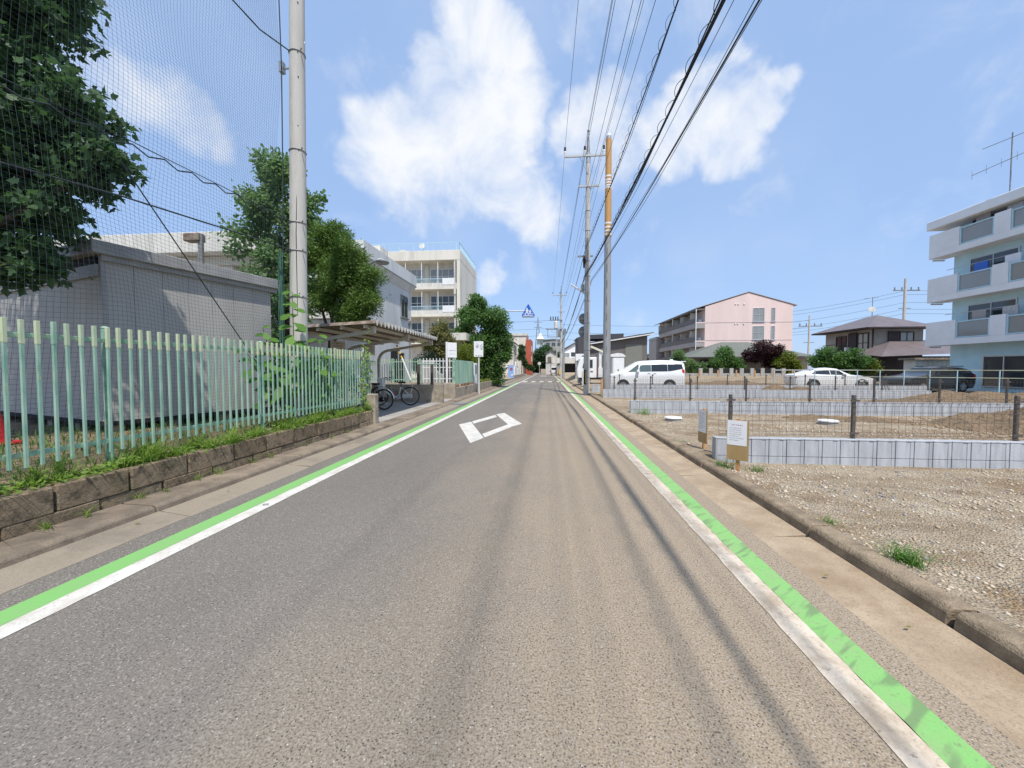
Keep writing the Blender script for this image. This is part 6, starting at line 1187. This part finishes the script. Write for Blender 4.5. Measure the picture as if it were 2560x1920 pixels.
def blades(n, xy, zf, h, lean, wid, seg=3):
    """curved grass blades; xy (n,2)"""
    V = []; F = []
    for i in range(n):
        x, y = xy[i]; z = zf(x, y) if callable(zf) else zf; a = rng.uniform(0, 6.28); hh = (h[i] if hasattr(h, '__len__') else h) * rng.uniform(.5, 1.3); l = lean * rng.uniform(.3, 1.3) * hh; w_ = wid * rng.uniform(.6, 1.3); dx, dy = math.cos(a), math.sin(a); b = len(V)
        for s_ in range(seg): t = s_ / seg; ww = w_ * (1 - t * .8); ox, oy, oz = dx * l * t * t, dy * l * t * t, hh * (t - .35 * lean * t * t); V += [(x + ox - dy * ww, y + oy + dx * ww, z + oz), (x + ox + dy * ww, y + oy - dx * ww, z + oz)]
        V.append((x + dx * l, y + dy * l, z + hh * (1 - .35 * lean)))
        for s_ in range(seg - 1): F.append((b + 2 * s_, b + 2 * s_ + 1, b + 2 * s_ + 3, b + 2 * s_ + 2))
        F.append((b + 2 * seg - 2, b + 2 * seg - 1, b + 2 * seg))
    mb = MB(); mb.v = V; mb.f = F; return mb
cl_y = rng.uniform(.7, 9.45, 150); cl_x = rng.normal(-4.60, .075, 150).clip(-4.9, -4.46); xy = np.concatenate([np.stack([cl_x[k] + rng.normal(0, .030, 46), cl_y[k] + rng.normal(0, .045, 46)], 1) for k in range(150)]); xy[:, 0] = xy[:, 0].clip(-4.95, -4.435)
clump_h = np.repeat(rng.gamma(2.2, .095, 150).clip(.06, .5), 46)
S('weeds', blades(len(xy), xy, .42, clump_h, 1.0, .0062), lf_weed, kind='stuff', label='strip of weeds and grass under the green picket fence')
n = 3000; pos = np.stack([rng.normal(-4.57, .075, n).clip(-4.9, -4.43), rng.uniform(.8, 9.45, n), .43 + np.abs(rng.normal(0, .05, n))], 1)
o = link('weeds', leafmesh('weeds', pos, unit(rng.normal(size=(n, 3)) * .5 + np.array([.2, 0, 1])), unit(rng.normal(size=(n, 3)) * np.array([1, 1, .3])), rng.uniform(.03, .075, n), 'leaf'), lf_weed); tag(o, 'small broad-leaved weeds under the green picket fence', kind='stuff')
n = 3500; xy = np.stack([rng.uniform(-9, -4.8, n), rng.uniform(2, 9.4, n)], 1); S('weeds', blades(n, xy, .40, .16, .8, .007), lf_dk, kind='stuff', label='thin weeds on the soil behind the fence')
n = 700; xy = np.stack([rng.uniform(-4.7, -4.45, n), rng.uniform(24.5, 36, n)], 1); S('weeds', blades(n, xy, .5, .35, .7, .02), lf_yel, kind='stuff', label='overgrown grass on the roadside wall under the dark tree')
def tuft(label, x, y, z, h, k, spread, mat, lean=1.0, w_=.004):
    a = rng.normal(0, spread, (k, 2)) + np.array([x, y]); return O('weed_tuft', blades(k, a, z, h, lean, w_), mat, label, 'weed', (x, y, z), 'weed tufts along the kerbs')
tuft('bushy grass tuft on the near right kerb', 2.62, 3.05, .07, .17, 210, .05, lf_grass, 1.1, .0032)
tuft('small grass tuft behind the right kerb, between the bushy tuft and the stake', 2.56, 3.75, .07, .10, 60, .04, lf_grass, 1.2, .003)
tuft('grass tuft at the foot of the near notice stake', 2.52, 5.75, .06, .22, 90, .06, lf_grass, .9, .004)
tuft('low weed right of the near notice stake', 2.95, 5.75, .05, .10, 60, .06, lf_grass, 1.0, .004)
tuft('small weed left of the far notice stake', 2.56, 7.6, .08, .10, 40, .05, lf_grass, 1, .004)
tuft('grass tuft at the left end of the second block wall', 2.95, 12.2, .1, .28, 80, .12, lf_weed, .9, .006)
tuft('green weeds beside the steel pole foot', 2.85, 19.6, .1, .35, 70, .15, lf_weed, .9, .01)
tuft('yellowing grass beside the utility pole foot', 2.62, 24.5, .15, .3, 80, .25, lf_dry, .9, .01)
tuft('tiny shoot at the near right corner of the kerb', 2.52, 2.1, .11, .06, 14, .02, lf_grass, 1.2, .004)
for k, (y, h, m_) in enumerate(((2.95, .12, lf_weed), (3.25, .16, lf_weed), (3.75, .13, lf_weed), (4.0, .08, lf_weed), (4.45, .15, lf_weed), (4.72, .17, lf_weed), (5.35, .20, lf_weed), (5.7, .16, lf_weed), (6.6, .08, lf_dk), (7.4, .10, lf_weed), (8.1, .12, lf_weed))):
    tuft(['first', 'second', 'third', 'fourth', 'fifth', 'sixth', 'seventh', 'eighth', 'ninth', 'tenth', 'eleventh'][k] + ' weed from the left at the foot of the stone wall', -4.36 + .02 * math.sin(k * 3), y, .095, h, 16, .022, m_, 1.2, .0045)

# loose stones on the plots
def stones(n, xr, yr, smin, smax, mat, label, bias=None):
    base = np.array([(1, 0, 0), (-1, 0, 0), (0, 1, 0), (0, -1, 0), (0, 0, 1), (0, 0, -1)], float); fc = np.array([(0, 2, 4), (2, 1, 4), (1, 3, 4), (3, 0, 4), (2, 0, 5), (1, 2, 5), (3, 1, 5), (0, 3, 5)])
    x = rng.uniform(*xr, n); y = rng.uniform(*yr, n)
    if bias is not None: k = bias(x, y) > rng.random(n); x, y = x[k], y[k]; n = len(x)
    s = smin + (smax - smin) * rng.random(n) ** 3; a = rng.uniform(0, 6.28, n); sh = base[None] * (s[:, None, None] * rng.uniform(.55, 1.25, (n, 6, 1))); sh[:, :, 2] *= .6; ca, sa = np.cos(a)[:, None], np.sin(a)[:, None]
    X = sh[:, :, 0] * ca - sh[:, :, 1] * sa + x[:, None]; Y = sh[:, :, 0] * sa + sh[:, :, 1] * ca + y[:, None]; Z = sh[:, :, 2] + lotz(x, y)[:, None] + s[:, None] * .12
    V = np.stack([X, Y, Z], 2).reshape(-1, 3); F = (fc[None] + (np.arange(n) * 6)[:, None, None]).reshape(-1, 3)
    me = bpy.data.meshes.new('gravel'); me.vertices.add(len(V)); me.vertices.foreach_set('co', V.reshape(-1)); me.loops.add(F.size); me.loops.foreach_set('vertex_index', F.reshape(-1).astype(np.int32)); me.polygons.add(len(F)); me.polygons.foreach_set('loop_start', np.arange(0, F.size, 3, dtype=np.int32)); me.polygons.foreach_set('loop_total', np.full(len(F), 3, dtype=np.int32)); me.update(calc_edges=True)
    o = link('gravel', me, mat); tag(o, label, kind='stuff'); return o
def gravmat(name, cols):
    m, t, b = newmat(name); g = N(t, 'ShaderNodeNewGeometry'); r = N(t, 'ShaderNodeValToRGB'); t.links.new(g.outputs['Random Per Island'], r.inputs[0]); r.color_ramp.interpolation = 'CONSTANT'
    r.color_ramp.elements[0].color = rgb(cols[0]); r.color_ramp.elements[1].color = rgb(cols[1]); r.color_ramp.elements[1].position = 1 / len(cols)
    for k, c in enumerate(cols[2:]): e = r.color_ramp.elements.new((k + 2) / len(cols)); e.color = rgb(c)
    t.links.new(mix(t, ramp(t, noise(t, 60, 3, .6, g.outputs['Position']), .3, .8, 0, .4), r.outputs[0], (.36, .28, .19)), b.inputs['Base Color']); b.inputs['Roughness'].default_value = .9; return m
gv = gravmat('mixed gravel', [(.58, .49, .37), (.50, .39, .27), (.38, .30, .21), (.60, .54, .45), (.30, .28, .26), (.45, .34, .22), (.54, .44, .32)]); gvb = gravmat('blue grey crushed stone', [(.20, .205, .225), (.27, .275, .29), (.15, .155, .17), (.34, .34, .35)])
patchy = lambda x, y: .12 + .88 * (np.sin(x * 1.3 + y * .8 + np.sin(y * 1.7)) * np.sin(y * 1.9 - x * .7) * .5 + .5) ** 1.5
stones(30000, (2.5, 9.5), (1.2, 6.2), .003, .028, gv, 'mixed gravel scattered over the nearest plot', patchy)
stones(5200, (3.2, 9.5), (3.0, 6.2), .007, .026, gvb, 'blue-grey crushed stone in patches on the nearest plot', lambda x, y: np.clip(np.sin(x * 1.9 + 1.2) * np.sin(y * 2.4 + x * .6) * 1.5 - .55, 0, 1))
stones(16000, (2.5, 12), (6.5, 12.4), .008, .035, gv, 'mixed gravel on the second plot', patchy)
stones(5000, (2.5, 16), (12.8, 18.7), .012, .04, gv, 'mixed gravel on the third plot', patchy)
stones(1600, (9, 15), (8, 12), .02, .07, gravmat('earth clods', [(.30, .20, .11), (.22, .15, .085), (.36, .26, .15)]), 'clods around the earth heap')
# small litter in the gutters
for k, (x, y, r_) in enumerate(((2.05, 2.35, .02), (1.98, 2.9, .025), (-3.9, 3.3, .03), (-3.85, 4.3, .022), (-3.95, 5.6, .02))):
    O('fallen_leaf', MB().add([(x - r_, y, .03), (x, y + r_ * .5, .038), (x + r_, y + .01, .03), (x, y - r_ * .4, .034)], [(0, 3, 2, 1)]), lf_dry, ['dry leaf nearest the camera in the right gutter', 'second dry leaf in the right gutter', 'dry leaf nearest the camera in the left gutter', 'second dry leaf in the left gutter', 'third dry leaf in the left gutter'][k], 'leaf', (x, y, .03), 'fallen leaves in the gutters')
gd_ = O('gutter_grate', MB().box(-4.0, 15.7, .005, -3.5, 16.6, .03), m_steeld, 'dark gutter grate beside the shelter driveway', 'grate', (-3.75, 16.1, 0))
O('survey_nail', MB().ring((-3.09, 3.95, .006), (0, 0, 1), .025, .006, 16, 4).disc((-3.09, 3.95, .005), (0, 0, 1), .01, .006, 8), m_steeld, 'survey nail ring set in the left white line', 'survey nail', (-3.09, 3.95, 0))
